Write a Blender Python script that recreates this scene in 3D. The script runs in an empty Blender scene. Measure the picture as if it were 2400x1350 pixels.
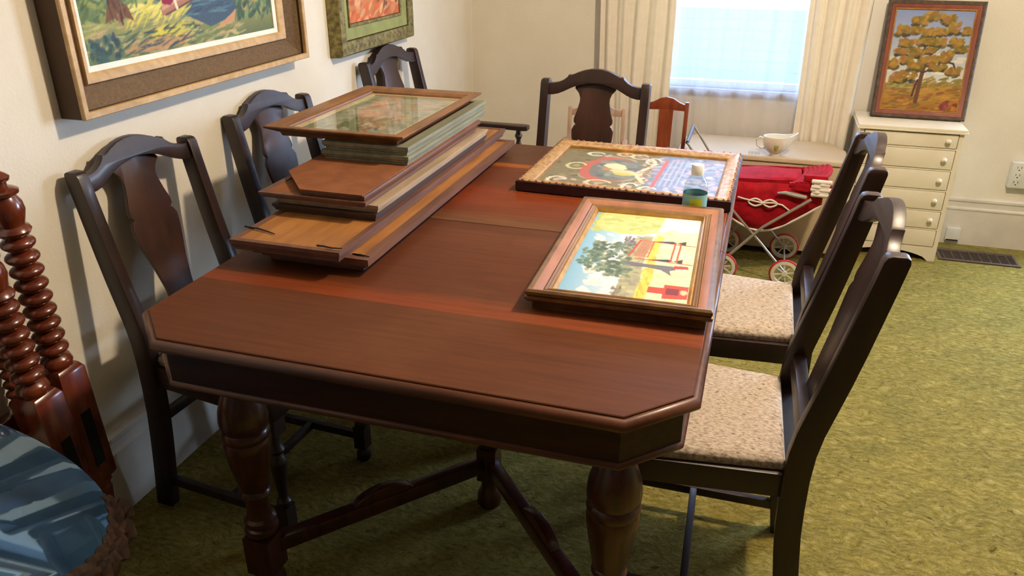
import bpy, bmesh, math, random
import numpy as np
from mathutils import Vector, Matrix, Euler
random.seed(7); rng = np.random.default_rng(7)
PI = math.pi
scn = bpy.context.scene
C = scn.collection

# ------------------------------------------------------------------ camera
cam_d = bpy.data.cameras.new('camera'); cam = bpy.data.objects.new('camera', cam_d); C.objects.link(cam)
scn.camera = cam
yaw, pit, rol = -0.29891, 0.433564, 0.00121
F_ = Vector((math.sin(yaw)*math.cos(pit), math.cos(yaw)*math.cos(pit), -math.sin(pit)))
R_ = Vector((math.cos(yaw), -math.sin(yaw), 0)); U_ = R_.cross(F_)
R2 = R_*math.cos(rol)+U_*math.sin(rol); U2 = -R_*math.sin(rol)+U_*math.cos(rol)
m4 = Matrix((R2, U2, -F_)).transposed().to_4x4(); m4.translation = (0, 0, 1.45)
cam.matrix_world = m4
cam_d.sensor_width = 36; cam_d.sensor_fit = 'HORIZONTAL'
cam_d.lens = 36*1852.55/2400
cam_d.clip_start = 0.05

# ------------------------------------------------------------------ light and exposure
scn.view_settings.view_transform = 'Standard'; scn.view_settings.look = 'None'
scn.view_settings.gamma = 1; scn.view_settings.use_curve_mapping = False
scn.view_settings.exposure = 0.33
scn.cycles.use_denoising = True
scn.cycles.max_bounces = 8; scn.cycles.diffuse_bounces = 3; scn.cycles.transparent_max_bounces = 16
scn.cycles.sample_clamp_indirect = 6
W = bpy.data.worlds.new('world'); scn.world = W; W.use_nodes = True
wn = W.node_tree.nodes; wbg = wn['Background']
wbg.inputs[0].default_value = (0.42, 0.62, 1.0, 1); wbg.inputs[1].default_value = 10.0

def light(name, kind, loc, energy, col, rot=(0,0,0), **k):
    d = bpy.data.lights.new(name, kind); d.energy = energy; d.color = col
    for a, b in k.items(): setattr(d, a, b)
    o = bpy.data.objects.new(name, d); C.objects.link(o); o.location = loc; o.rotation_euler = rot
    return o
LAMP = (0.55, 1.98, 2.33)
light('ceiling_lamp_light', 'POINT', LAMP, 132, (1.0, 0.82, 0.60), shadow_soft_size=0.06)
light('added_window_fill', 'AREA', (2.15, 4.36, 1.15), 88, (0.62, 0.78, 1.0), (math.radians(-97), 0, math.radians(-38)), shape='RECTANGLE', size=1.0, size_y=1.1)  # fill light added outside the right window; sky alone leaves left wall dim
# sky portals in the two window openings
for nm, loc, rot, sx, sy in (('portal_back', (-0.13, 4.26, 1.36), (-PI/2, 0, 0), 1.0, 1.36), ('portal_back', (2.15, 4.26, 1.15), (-PI/2, 0, 0), 1.4, 1.5)):
    p = light(nm, 'AREA', loc, 1, (1, 1, 1), rot, shape='RECTANGLE', size=sx, size_y=sy)
    p.data.cycles.is_portal = True

# ------------------------------------------------------------------ helpers
def S(r, g, b):
    f = lambda c: (c/255/12.92) if c/255 <= .04045 else ((c/255+.055)/1.055)**2.4
    return (f(r), f(g), f(b), 1)
MATS = {}
def base(name):
    m = bpy.data.materials.new(name); m.use_nodes = True; MATS[name] = m
    nt = m.node_tree; return m, nt, nt.nodes['Principled BSDF']
def nd(nt, t, **k):
    n = nt.nodes.new(t)
    for a, b in k.items(): setattr(n, a, b)
    return n
def coords(nt, scale, kind='Object'):
    t = nd(nt, 'ShaderNodeTexCoord'); mp = nd(nt, 'ShaderNodeMapping')
    mp.inputs['Scale'].default_value = scale; nt.links.new(t.outputs[kind], mp.inputs[0]); return mp.outputs[0]
def ramp(nt, fac, stops, interp='LINEAR'):
    r = nd(nt, 'ShaderNodeValToRGB'); r.color_ramp.interpolation = interp
    e = r.color_ramp.elements
    while len(e) < len(stops): e.new(0.5)
    for i, (p, c) in enumerate(stops): e[i].position = p; e[i].color = c
    nt.links.new(fac, r.inputs[0]); return r.outputs[0]
def noise(nt, vec, scale, detail=4, rough=.55):
    n = nd(nt, 'ShaderNodeTexNoise'); n.inputs['Scale'].default_value = scale
    n.inputs['Detail'].default_value = detail; n.inputs['Roughness'].default_value = rough
    nt.links.new(vec, n.inputs['Vector']); return n.outputs['Fac']
def bump(nt, b, h, strength, dist=.002):
    n = nd(nt, 'ShaderNodeBump'); n.inputs['Strength'].default_value = strength; n.inputs['Distance'].default_value = dist
    nt.links.new(h, n.inputs['Height']); nt.links.new(n.outputs[0], b.inputs['Normal'])
def mixc(nt, fac, a, b, mode='MIX'):
    n = nd(nt, 'ShaderNodeMix', data_type='RGBA', blend_type=mode)
    for s, v in ((n.inputs['Factor'], fac), (n.inputs['A'], a), (n.inputs['B'], b)):
        if hasattr(v, 'is_linked'): nt.links.new(v, s)
        else: s.default_value = v
    return n.outputs['Result']
def wood(name, c1, c2, rough=.4, grain=(60, 3, 60), coat=.0, spec=.5, bmp=.15):
    m, nt, b = base(name)
    v = coords(nt, grain); f = noise(nt, v, 1.0, 6, .6)
    col = ramp(nt, f, [(.3, c1), (.7, c2)])
    v2 = coords(nt, (3, 3, 3)); g = noise(nt, v2, 1.5, 3)
    col = mixc(nt, ramp(nt, g, [(.35, (.78, .78, .78, 1)), (.65, (1, 1, 1, 1))]), (0, 0, 0, 1), col)
    nt.links.new(col, b.inputs['Base Color']); b.inputs['Roughness'].default_value = rough
    b.inputs['Coat Weight'].default_value = coat; b.inputs['Coat Roughness'].default_value = .15
    b.inputs['Specular IOR Level'].default_value = spec
    bump(nt, b, f, bmp, .001); return m
def plain(name, c, rough=.6, metal=0, c2=None, sc=20, bmp=.1, bsc=60, spec=.5):
    m, nt, b = base(name); v = coords(nt, (1, 1, 1))
    c2 = c2 or tuple(x*.85 for x in c[:3])+(1,)
    nt.links.new(ramp(nt, noise(nt, v, sc), [(.3, c2), (.7, c)]), b.inputs['Base Color'])
    b.inputs['Roughness'].default_value = rough; b.inputs['Metallic'].default_value = metal
    b.inputs['Specular IOR Level'].default_value = spec
    bump(nt, b, noise(nt, v, bsc, 3), bmp, .002); return m

class MB:
    def __init__(s): s.v = []; s.f = []
    def add(s, vs, fs):
        n = len(s.v); s.v += [tuple(p) for p in vs]; s.f += [tuple(i+n for i in f) for f in fs]; return s
    def box(s, x0, x1, y0, y1, z0, z1):
        return s.add([(x, y, z) for z in (z0, z1) for y in (y0, y1) for x in (x0, x1)],
                     [(0, 2, 3, 1), (4, 5, 7, 6), (0, 1, 5, 4), (2, 6, 7, 3), (0, 4, 6, 2), (1, 3, 7, 5)])
    def prism(s, poly, a, b, axis='z', fn=None):
        def P(u, v, w): return {'z': (u, v, w), 'x': (w, u, v), 'y': (u, w, v)}[axis]
        n = len(poly); vs = [P(u, v, a) for u, v in poly]+[P(u, v, b) for u, v in poly]
        if fn: vs = [fn(*p) for p in vs]
        fs = [tuple(reversed(range(n))), tuple(range(n, 2*n))]+[(i, (i+1) % n, n+(i+1) % n, n+i) for i in range(n)]
        return s.add(vs, fs)
    def loft(s, rings, cap=True, closed=False):
        n = len(rings[0]); vs = [p for r in rings for p in r]; k = len(rings)
        fs = [(a*n+i, a*n+(i+1) % n, ((a+1) % k)*n+(i+1) % n, ((a+1) % k)*n+i) for a in range(k if closed else k-1) for i in range(n)]
        if cap and not closed: fs += [tuple(reversed(range(n))), tuple(range((k-1)*n, k*n))]
        return s.add(vs, fs)
    def lathe(s, prof, c=(0, 0, 0), seg=24, mat=None):
        rings = []
        for r, z in prof:
            ring = [Vector((r*math.cos(2*PI*i/seg), r*math.sin(2*PI*i/seg), z)) for i in range(seg)]
            if mat: ring = [mat @ p for p in ring]
            rings.append([(p[0]+c[0], p[1]+c[1], p[2]+c[2]) for p in ring])
        return s.loft(rings)
    def tube(s, pts, r, seg=10, closed=False):
        pts = [Vector(p) for p in pts]; rings = []; n = len(pts)
        up = Vector((0, 0, 1))
        for i, p in enumerate(pts):
            if closed: t = pts[(i+1) % n]-pts[i-1]
            else: t = pts[min(i+1, n-1)]-pts[max(i-1, 0)]
            t.normalize(); a = up if abs(t.dot(up)) < .95 else Vector((0, 1, 0))
            u = t.cross(a).normalized(); v = t.cross(u)
            rr = r[i] if isinstance(r, (list, tuple)) else r
            rings.append([tuple(p+u*rr*math.cos(2*PI*k/seg)+v*rr*math.sin(2*PI*k/seg)) for k in range(seg)])
        return s.loft(rings, closed=closed)
    def bar(s, p0, p1, w, h):
        p0, p1 = Vector(p0), Vector(p1); t = (p1-p0).normalized()
        a = Vector((0, 0, 1)) if abs(t.z) < .95 else Vector((0, 1, 0))
        u = t.cross(a).normalized()*w/2; v = u.cross(t).normalized()*h/2
        return s.loft([[tuple(p+u+v), tuple(p-u+v), tuple(p-u-v), tuple(p+u-v)] for p in (p0, p1)])
    def ring(s, w, h, prof, x0=0, y0=0):
        """mitred frame of outer size w x h; prof = closed loop of (inset, z)"""
        rings = [[(x0+d, y0+d, z), (x0+w-d, y0+d, z), (x0+w-d, y0+h-d, z), (x0+d, y0+h-d, z)] for d, z in prof]
        return s.loft(rings, closed=True)
    def xf(s, mat): s.v = [tuple(mat @ Vector(p)) for p in s.v]; return s
    def obj(s, name, mat, parent=None, bev=0, smooth=None, seg=2):
        me = bpy.data.meshes.new(name); me.from_pydata(s.v, [], s.f)
        b = bmesh.new(); b.from_mesh(me); bmesh.ops.recalc_face_normals(b, faces=b.faces)
        if bev:
            es = [e for e in b.edges if len(e.link_faces) == 2 and e.calc_face_angle() > .6]
            bmesh.ops.bevel(b, geom=es, offset=bev, segments=seg, affect='EDGES', profile=.6, clamp_overlap=True)
        b.to_mesh(me); b.free()
        if smooth is None: smooth = 35
        if smooth:
            me.polygons.foreach_set('use_smooth', [True]*len(me.polygons)); me.set_sharp_from_angle(angle=math.radians(smooth))
        me.materials.append(mat)
        o = bpy.data.objects.new(name, me); C.objects.link(o)
        if parent: o.parent = parent
        return o
def tag(o, label, cat, group=None, kind=None):
    if label: o['label'] = label
    if cat: o['category'] = cat
    if group: o['group'] = group
    if kind: o['kind'] = kind
    return o
def thing(name, label, cat, loc=(0, 0, 0), rot=(0, 0, 0), group=None):
    o = bpy.data.objects.new(name, None); C.objects.link(o); o.location = loc; o.rotation_euler = rot
    o.empty_display_size = .1
    return tag(o, label, cat, group)
def struct(o): o['kind'] = 'structure'; return o
def dup(root, loc, rot, label, group=None):
    r = root.copy(); C.objects.link(r); r.location = loc; r.rotation_euler = rot; r['label'] = label
    if group: r['group'] = group
    for ch in list(root.children):
        c = ch.copy(); C.objects.link(c); c.parent = r
        for g in ch.children:
            d = g.copy(); C.objects.link(d); d.parent = c
    return r

# ------------------------------------------------------------------ materials
dark_wood = wood('dark_walnut', S(32, 17, 12), S(52, 28, 20), .42, (40, 40, 6), coat=.12, spec=.5)
post_wood = dark_wood
splat_wood = wood('figured_walnut', S(42, 22, 14), S(68, 36, 23), .42, (22, 22, 3), coat=.12, spec=.5)
leg_wood = wood('turned_mahogany', S(44, 17, 11), S(86, 37, 18), .3, (50, 50, 8), coat=.3)
apron_wood = wood('apron_mahogany', S(34, 13, 9), S(62, 24, 15), .45, (6, 60, 60), coat=.05, spec=.3)
edge_wood = wood('edge_mahogany', S(72, 39, 23), S(102, 58, 36), .38, (6, 50, 50), coat=.1, spec=.35)
def table_mat():
    m, nt, b = base('tabletop_mahogany')
    tc = nd(nt, 'ShaderNodeTexCoord'); sp = nd(nt, 'ShaderNodeSeparateXYZ'); nt.links.new(tc.outputs['Object'], sp.inputs[0])
    v = coords(nt, (5, 90, 5)); f = noise(nt, v, 1.0, 8, .65)
    mr = nd(nt, 'ShaderNodeMapRange'); mr.inputs['From Min'].default_value = 1.0; mr.inputs['From Max'].default_value = 2.58
    nt.links.new(sp.outputs[1], mr.inputs['Value'])
    t = lambda y: (y-1.0)/1.58
    br = S(92, 49, 23); red = S(124, 56, 24); mid = S(104, 50, 26); lt = S(104, 66, 38); org = S(156, 84, 26)
    zone = ramp(nt, mr.outputs[0], [(0, br), (t(1.278), br), (t(1.282), red), (t(1.325), S(118, 55, 25)), (t(1.36), S(88, 44, 20)), (t(1.70), S(94, 50, 26)), (t(1.768), S(84, 43, 20)), (t(1.772), lt), (t(1.80), lt), (t(1.86), S(104, 49, 22)), (t(2.02), S(124, 52, 21)), (t(2.10), S(98, 46, 20)), (t(2.27), S(98, 48, 22)), (t(2.285), org), (t(2.305), org), (t(2.32), S(86, 52, 34)), (1, S(86, 52, 34))])
    col = mixc(nt, ramp(nt, f, [(.25, (.62, .62, .62, 1)), (.75, (1.12, 1.12, 1.12, 1))]), (0, 0, 0, 1), zone)
    v3 = coords(nt, (2.2, 3.5, 1)); g = noise(nt, v3, 1.4, 5, .6)
    col = mixc(nt, ramp(nt, g, [(.52, (0, 0, 0, 1)), (.75, (.14, .14, .14, 1))]), col, S(140, 100, 70))
    nt.links.new(col, b.inputs['Base Color'])
    rr = ramp(nt, g, [(.3, (.44, .44, .44, 1)), (.7, (.58, .58, .58, 1))]); nt.links.new(rr, b.inputs['Roughness'])
    b.inputs['Specular IOR Level'].default_value = .2
    bump(nt, b, f, .08, .001); return m
top_mat = table_mat()
def carpet_mat():
    m, nt, b = base('olive_shag_carpet')
    v = coords(nt, (1, 1, 1))
    dn = nd(nt, 'ShaderNodeTexNoise'); dn.inputs['Scale'].default_value = 14; nt.links.new(v, dn.inputs['Vector'])
    va = nd(nt, 'ShaderNodeVectorMath', operation='MULTIPLY_ADD'); va.inputs[1].default_value = (.06, .06, 0)
    nt.links.new(dn.outputs['Color'], va.inputs[0]); nt.links.new(v, va.inputs[2])
    mp = nd(nt, 'ShaderNodeMapping'); mp.inputs['Scale'].default_value = (1, 2.2, 1); mp.inputs['Rotation'].default_value = (0, 0, .35); nt.links.new(va.outputs[0], mp.inputs[0])
    w = mp.outputs[0]
    n1 = noise(nt, w, 210, 3, .7); n2 = noise(nt, w, 38, 5, .7); n3 = noise(nt, v, 6, 3); n4 = noise(nt, w, 24, 5, .75)
    c = ramp(nt, n2, [(.30, S(112, 98, 40)), (.48, S(148, 134, 62)), (.60, S(170, 154, 86)), (.75, S(186, 170, 112))])
    c = mixc(nt, ramp(nt, noise(nt, w, 70, 2), [(.58, (0, 0, 0, 1)), (.66, (.35, .35, .35, 1))]), c, S(160, 138, 112))
    c = mixc(nt, ramp(nt, n1, [(.3, (.5, .5, .5, 1)), (.55, (1, 1, 1, 1))]), (.045, .038, .012, 1), c)
    c = mixc(nt, 1.0, c, ramp(nt, n4, [(.34, (.38, .36, .3, 1)), (.41, (1, 1, 1, 1))]), 'MULTIPLY')
    c = mixc(nt, 1.0, c, ramp(nt, n3, [(.35, (.86, .88, .86, 1)), (.65, (1.05, 1.03, 1.0, 1))]), 'MULTIPLY')
    nt.links.new(c, b.inputs['Base Color']); b.inputs['Roughness'].default_value = .95; b.inputs['Specular IOR Level'].default_value = .1
    ad = nd(nt, 'ShaderNodeMath', operation='MULTIPLY_ADD'); nt.links.new(n1, ad.inputs[0]); ad.inputs[1].default_value = .5; nt.links.new(n4, ad.inputs[2])
    bump(nt, b, ad.outputs[0], .8, .014); return m
carpet = carpet_mat()
wall_paint = plain('cream_wall_paint', S(232, 224, 208), .85, c2=S(224, 215, 198), sc=4, bmp=.35, bsc=130, spec=.2)
ceil_paint = plain('white_ceiling_paint', S(196, 190, 178), .9, bmp=.2)
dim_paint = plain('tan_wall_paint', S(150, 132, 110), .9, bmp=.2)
frame_paint = plain('shade_toned_window_paint', S(142, 134, 126), .6, bmp=.1)  # darker than the trim: shade on sill and rail put into the colour
trim_paint = plain('cream_trim_paint', S(222, 214, 200), .5, sc=8, bmp=.1)
white_paint = plain('white_gloss_paint', S(238, 230, 210), .35, c2=S(228, 218, 196), sc=6, bmp=.1)
tweed_m, nt, b = base('cream_tweed')
v = coords(nt, (1, 1, 1)); w1 = coords(nt, (90, 240, 90))
f1 = noise(nt, w1, 1.0, 3, .7); f2 = noise(nt, v, 55, 2, .5)
c = ramp(nt, f1, [(.28, S(116, 98, 84)), (.5, S(182, 164, 146)), (.7, S(208, 196, 180))])
c = mixc(nt, ramp(nt, f2, [(.66, (0, 0, 0, 1)), (.72, (.8, .8, .8, 1))]), c, S(92, 70, 58))
nt.links.new(c, b.inputs['Base Color']); b.inputs['Roughness'].default_value = .9; b.inputs['Specular IOR Level'].default_value = .15
bump(nt, b, f1, .5, .003)
curtain_m = plain('cream_curtain_cloth', S(252, 244, 230), .85, c2=S(246, 236, 218), sc=30, bmp=.15, spec=.1)
nt = curtain_m.node_tree; b = nt.nodes['Principled BSDF']
tr = nd(nt, 'ShaderNodeBsdfTranslucent'); tr.inputs[0].default_value = S(235, 215, 180); mx = nd(nt, 'ShaderNodeMixShader'); mx.inputs[0].default_value = .2
nt.links.new(b.outputs[0], mx.inputs[1]); nt.links.new(tr.outputs[0], mx.inputs[2]); nt.links.new(mx.outputs[0], nt.nodes['Material Output'].inputs[0])
sheer_m, nt, b = base('white_sheer_voile')
b.inputs['Base Color'].default_value = S(225, 222, 225); b.inputs['Roughness'].default_value = .9
tr = nd(nt, 'ShaderNodeBsdfTranslucent'); tr.inputs[0].default_value = S(240, 240, 245)
tp = nd(nt, 'ShaderNodeBsdfTransparent'); m1 = nd(nt, 'ShaderNodeMixShader'); m1.inputs[0].default_value = .5
m2 = nd(nt, 'ShaderNodeMixShader'); m2.inputs[0].default_value = .50
nt.links.new(b.outputs[0], m1.inputs[1]); nt.links.new(tr.outputs[0], m1.inputs[2])
nt.links.new(m1.outputs[0], m2.inputs[1]); nt.links.new(tp.outputs[0], m2.inputs[2]); nt.links.new(m2.outputs[0], nt.nodes['Material Output'].inputs[0])
def glassy(name, tint=(1, 1, 1, 1), refl=.08, rough=.02):
    m, nt, b = base(name); nt.nodes.remove(b)
    tp = nd(nt, 'ShaderNodeBsdfTransparent'); tp.inputs[0].default_value = tint
    gl = nd(nt, 'ShaderNodeBsdfGlossy'); gl.inputs['Roughness'].default_value = rough
    lw = nd(nt, 'ShaderNodeLayerWeight'); lw.inputs[0].default_value = .5
    pw = nd(nt, 'ShaderNodeMath', operation='POWER'); pw.inputs[1].default_value = 4; nt.links.new(lw.outputs['Facing'], pw.inputs[0])
    fr = nd(nt, 'ShaderNodeMath', operation='MULTIPLY_ADD'); fr.inputs[1].default_value = refl*5; fr.inputs[2].default_value = refl*.5; nt.links.new(pw.outputs[0], fr.inputs[0])
    mx = nd(nt, 'ShaderNodeMixShader'); nt.links.new(fr.outputs[0], mx.inputs[0])
    nt.links.new(tp.outputs[0], mx.inputs[1]); nt.links.new(gl.outputs[0], mx.inputs[2]); nt.links.new(mx.outputs[0], nt.nodes['Material Output'].inputs[0])
    return m
glass_m = glassy('clear_glass')
gold_m = plain('gilt_molding', S(196, 150, 78), .38, .35, c2=S(150, 104, 48), sc=25, bmp=.2)
bottle_m = glassy('clear_plastic', S(240, 244, 243), rough=.05)
grey_metal = plain('grey_painted_metal', S(170, 166, 156), .4, .4)
black_m = plain('black_iron', S(22, 18, 16), .5, .3)
red_cloth = plain('red_velvet', S(176, 14, 32), .75, c2=S(140, 8, 24), sc=40, bmp=.3, bsc=90, spec=.2)
white_cloth = plain('white_lace_cloth', S(236, 224, 212), .85, bmp=.4)
kraft_m = plain('kraft_backing_board', S(134, 84, 52), .8, c2=S(112, 66, 40), sc=18, bmp=.1, spec=.2)
ply_m = wood('golden_plywood', S(138, 86, 38), S(178, 120, 58), .6, (30, 4, 30))
purple_wood = wood('worn_frame_wood', S(88, 54, 38), S(120, 78, 54), .5, (40, 4, 40))
greygreen = wood('grey_green_wood', S(104, 104, 82), S(150, 150, 124), .5, (40, 4, 40))
beige_wood = wood('limed_beige_wood', S(150, 126, 98), S(186, 162, 130), .5, (40, 4, 40))
brown_frame = wood('oak_frame', S(106, 66, 30), S(148, 98, 48), .42, (30, 4, 30), coat=.1)
darkbrown = wood('dark_brown_wood', S(50, 30, 22), S(72, 46, 32), .45, (40, 4, 40))
cherry = wood('cherry_wood', S(118, 52, 28), S(150, 74, 40), .35, (40, 40, 6), coat=.2)
faded = wood('faded_pink_wood', S(176, 142, 120), S(204, 172, 150), .6, (40, 40, 6))
shiny_red = wood('polished_red_maple', S(74, 27, 13), S(122, 52, 24), .24, (30, 30, 10), coat=.6)

# ------------------------------------------------------------------ room shell
XL, XR, YB, YF, ZC = -1.508, 3.2, 4.165, -4.5, 2.5
struct(MB().box(XL-.15, XR+.15, YF-.15, YB+.15, -.1, 0).obj('floor', carpet))
struct(MB().box(XL-.15, XR+.15, YF-.15, YB+.15, ZC, ZC+.1).obj('ceiling', ceil_paint))
struct(MB().box(XL-.15, XL, YF-.15, YB+.15, 0, ZC).obj('wall_left', wall_paint))
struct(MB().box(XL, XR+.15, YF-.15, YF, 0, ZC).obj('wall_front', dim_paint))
wx0, wx1, wz0, wz1 = -.62, .36, .69, 2.03
rx0, rx1, rz0, rz1 = 1.45, 2.85, .40, 1.90
struct(MB().box(XL, wx0, YB, YB+.15, 0, ZC).box(wx1, rx0, YB, YB+.15, 0, ZC).box(rx1, XR, YB, YB+.15, 0, ZC).box(rx0, rx1, YB, YB+.15, 0, rz0).box(rx0, rx1, YB, YB+.15, rz1, ZC).box(wx0, wx1, YB, YB+.15, 0, wz0).box(wx0, wx1, YB, YB+.15, wz1, ZC).obj('wall_back', wall_paint))
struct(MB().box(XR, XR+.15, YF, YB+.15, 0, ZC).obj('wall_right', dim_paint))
def baseboard(name, poly_len, place):
    prof = [(0, 0), (.016, 0), (.016, .175), (.020, .178), (.020, .186), (.012, .192), (.012, .215), (.018, .222), (.018, .232), (.006, .240), (0, .240)]
    struct(MB().prism(prof, 0, poly_len, 'y').xf(place).obj(name, trim_paint))
# profile runs along y with depth in +x
baseboard('baseboard_left', YB-YF, Matrix.Translation((XL, YF, 0)))
baseboard('baseboard_back', XR-XL, Matrix.Translation((XL, YB, 0)) @ Matrix.Rotation(-PI/2, 4, 'Z'))
def window(name, w, h, place):
    g = bpy.data.objects.new(name, None); C.objects.link(g); g['kind'] = 'structure'; g.matrix_world = place
    MB().ring(w, h, [(0, -.02), (0, .03), (.03, .03), (.03, -.02)]).box(.03, w-.03, h/2-.02, h/2+.02, -.015, .025).obj('window_frame', frame_paint, g)
    MB().box(.03, w-.03, .03, h-.03, 0, .004).obj('window_pane', glass_m, g)
    MB().box(-.04, w+.04, -.035, 0, -.02, .085).obj('window_sill', frame_paint, g, bev=.004)
window('window_1', wx1-wx0, wz1-wz0, Matrix.Translation((wx0, YB+.07, wz0)) @ Matrix.Rotation(PI/2, 4, 'X'))
window('window_2', rx1-rx0, rz1-rz0, Matrix.Translation((rx0, YB+.07, rz0)) @ Matrix.Rotation(PI/2, 4, 'X'))
# outside: ground and the pale blue clapboard fence seen through the sheer
struct(MB().box(-12, 16, 4.4, 20, -.4, -.3).obj('ground', plain('dry_ground', S(150, 150, 140), .9)))
fm = plain('blue_board_paint', S(44, 86, 114), .7)
fb = MB()
for k in range(14): fb.prism([(6.9, -.3+k*.08), (6.93, -.3+k*.08), (6.915, -.3+k*.08+.085), (6.90, -.3+k*.08+.085)], -5, 5, 'x')
tag(fb.obj('clapboard_fence', fm, smooth=0), 'pale blue clapboard fence outside, beyond the sheer-curtained window', 'fence')

# ------------------------------------------------------------------ curtains
def folded(x0, x1, y, z0, z1, nf, amp, seed, flare=.0):
    r = random.Random(seed); ph = [r.uniform(-.6, .6) for _ in range(nf+2)]; am = [r.uniform(.55, 1.2) for _ in range(nf+2)]
    n = nf*16; zs = [z0+(z1-z0)*k/14 for k in range(15)]; vs = []; fs = []
    for j, z in enumerate(zs):
        for i in range(n+1):
            u = i/n; q = u*nf; k = int(min(q, nf-1)); fr = q-k
            a = am[k]*(1-fr)+am[k+1]*fr; p = ph[k]*(1-fr)+ph[k+1]*fr
            yy = y+amp*a*math.sin(2*PI*q+p*(1+.3*math.sin(z*2+k)))+.25*amp*math.sin(5*PI*q+z)
            xx = x0+(x1-x0)*u+.008*math.sin(z*3+q)+(u-.5)*flare*(1-j/14)
            vs.append((xx, yy, z))
    for j in range(14):
        for i in range(n): fs.append((j*(n+1)+i, j*(n+1)+i+1, (j+1)*(n+1)+i+1, (j+1)*(n+1)+i))
    return MB().add(vs, fs)
cl = folded(-.805, -.44, 4.108, .03, 2.06, 5, .014, 3).obj('curtain', curtain_m, smooth=80)
cr = folded(.178, .440, 4.108, .03, 2.06, 4, .014, 5).obj('curtain', curtain_m, smooth=80)
for o in (cl, cr):
    md = o.modifiers.new('cloth', 'SOLIDIFY'); md.thickness = .003
tag(cl, 'cream pleated curtain left of the window, behind the far dining chair', 'curtain', 'cream curtains at the window')
tag(cr, 'cream pleated curtain right of the window, beside the white chest of drawers', 'curtain', 'cream curtains at the window')
sh = folded(-.455, .180, 4.134, .03, 2.06, 6, .009, 11).obj('sheer_curtain', sheer_m, smooth=80)
tag(sh, 'sheer white curtain over the bright window, between the cream curtains', 'curtain')
rd = thing('curtain_rod', 'metal rod carrying the curtains above the window', 'curtain rod', (0, 4.11, 2.08))
MB().tube([(-.9, 0, 0), (.6, 0, 0)], .012).obj('rod', grey_metal, rd)
for x in (-.86, .56): MB().box(x-.01, x+.01, 0, .055, -.01, .01).obj('bracket', grey_metal, rd)

# ------------------------------------------------------------------ ceiling lamp (above the picture)
cl_ = thing('ceiling_lamp', 'ceiling lamp hanging above the right side of the table', 'lamp', (LAMP[0], LAMP[1], 2.5))
MB().lathe([(.001, 0), (.09, 0), (.09, -.02), (.03, -.035), (.001, -.035)]).obj('canopy', gold_m, cl_)
MB().lathe([(.001, -.03), (.02, -.03), (.022, -.12), (.001, -.12)]).obj('socket', gold_m, cl_)

# ------------------------------------------------------------------ dining table
TX0, TX1, TY0, TY1, TZ = -1.107, -.0255, 1.0115, 2.567, .76
YM = 1.770
def half_ring(ins, z, far):
    x0, x1 = TX0+ins, TX1-ins; c = .104-ins*.586
    if not far:
        y0 = TY0+ins; g = YM-.0015
        return [(x0+c, y0, z), (x1-c, y0, z), (x1, y0+c, z), (x1, g, z), (x0, g, z), (x0, y0+c, z)]
    y1 = TY1-ins; g = YM+.0015
    return [(x0, g, z), (x1, g, z), (x1, y1-c, z), (x1-c, y1, z), (x0+c, y1, z), (x0, y1-c, z)]
tb = thing('dining_table', 'long mahogany dining table with clipped corners, stacked with picture frames', 'table')
EP = [(.016, .733), (.004, .735), (0, .740), (0, .746), (.003, .752), (.008, .7555), (.013, .7565)]
for far in (0, 1):
    tp_ = MB().loft([half_ring(i, z, far) for i, z in [(.0135, .7345), (.0135, .7585), (.015, .76)]]).obj('tabletop', top_mat, tb)
    m_ = MB()
    rings = [half_ring(i, z, far) for i, z in EP+[(.0145, .7555), (.0145, .734)]]
    n = 6; k = len(rings); vs = [p for r in rings for p in r]
    sides = [0, 1, 2, 4, 5] if not far else [1, 2, 3, 4, 5]
    if far: sides = [1, 2, 3, 4, 5]
    fs = [(a*n+i, a*n+(i+1) % n, ((a+1) % k)*n+(i+1) % n, ((a+1) % k)*n+i) for a in range(k) for i in (sides if far else [5, 0, 1, 2, 4])]
    m_.add(vs, fs).obj('edge_molding', edge_wood, tp_, smooth=50)
def octa(ins, z):
    c = .104-ins*.586+.0
    x0, x1, y0, y1 = TX0+ins, TX1-ins, TY0+ins, TY1-ins
    return [(x0+c, y0, z), (x1-c, y0, z), (x1, y0+c, z), (x1, y1-c, z), (x1-c, y1, z), (x0+c, y1, z), (x0, y1-c, z), (x0, y0+c, z)]
MB().loft([octa(.026, .655), octa(.026, .7335), octa(.052, .7335), octa(.052, .655)], closed=True).obj('apron', apron_wood, tb, smooth=20)
MB().loft([octa(i, z) for i, z in [(.026, .648), (.022, .650), (.020, .655), (.022, .660), (.026, .662), (.029, .655)]], closed=True).obj('apron_bead', edge_wood, tb, smooth=50)
LEGP = [(.001, 0), (.030, 0), (.038, .012), (.038, .035), (.030, .05), (.026, .065)]
LEGQ = [(.026, .165), (.031, .17), (.037, .178), (.039, .186), (.037, .194), (.031, .198), (.031, .203), (.037, .208), (.036, .216), (.029, .222), (.026, .24), (.025, .262), (.026, .275), (.032, .280), (.036, .288), (.034, .296), (.030, .300), (.034, .304), (.035, .312), (.040, .340), (.046, .375), (.0505, .410), (.0515, .430), (.049, .437), (.0515, .443), (.0525, .450), (.050, .458), (.047, .462), (.0515, .468), (.053, .485), (.050, .51), (.041, .54), (.034, .555), (.030, .565), (.030, .58), (.001, .58)]
for x in (-.970, -.165):
    for y in (1.19, 2.42):
        lg = MB().lathe(LEGP, (x, y, 0), 28).box(x-.033, x+.033, y-.033, y+.033, .064, .166).lathe(LEGQ, (x, y, 0), 28).box(x-.036, x+.036, y-.036, y+.036, .575, .7345)
        lg.obj('leg', leg_wood, tb)
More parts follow.
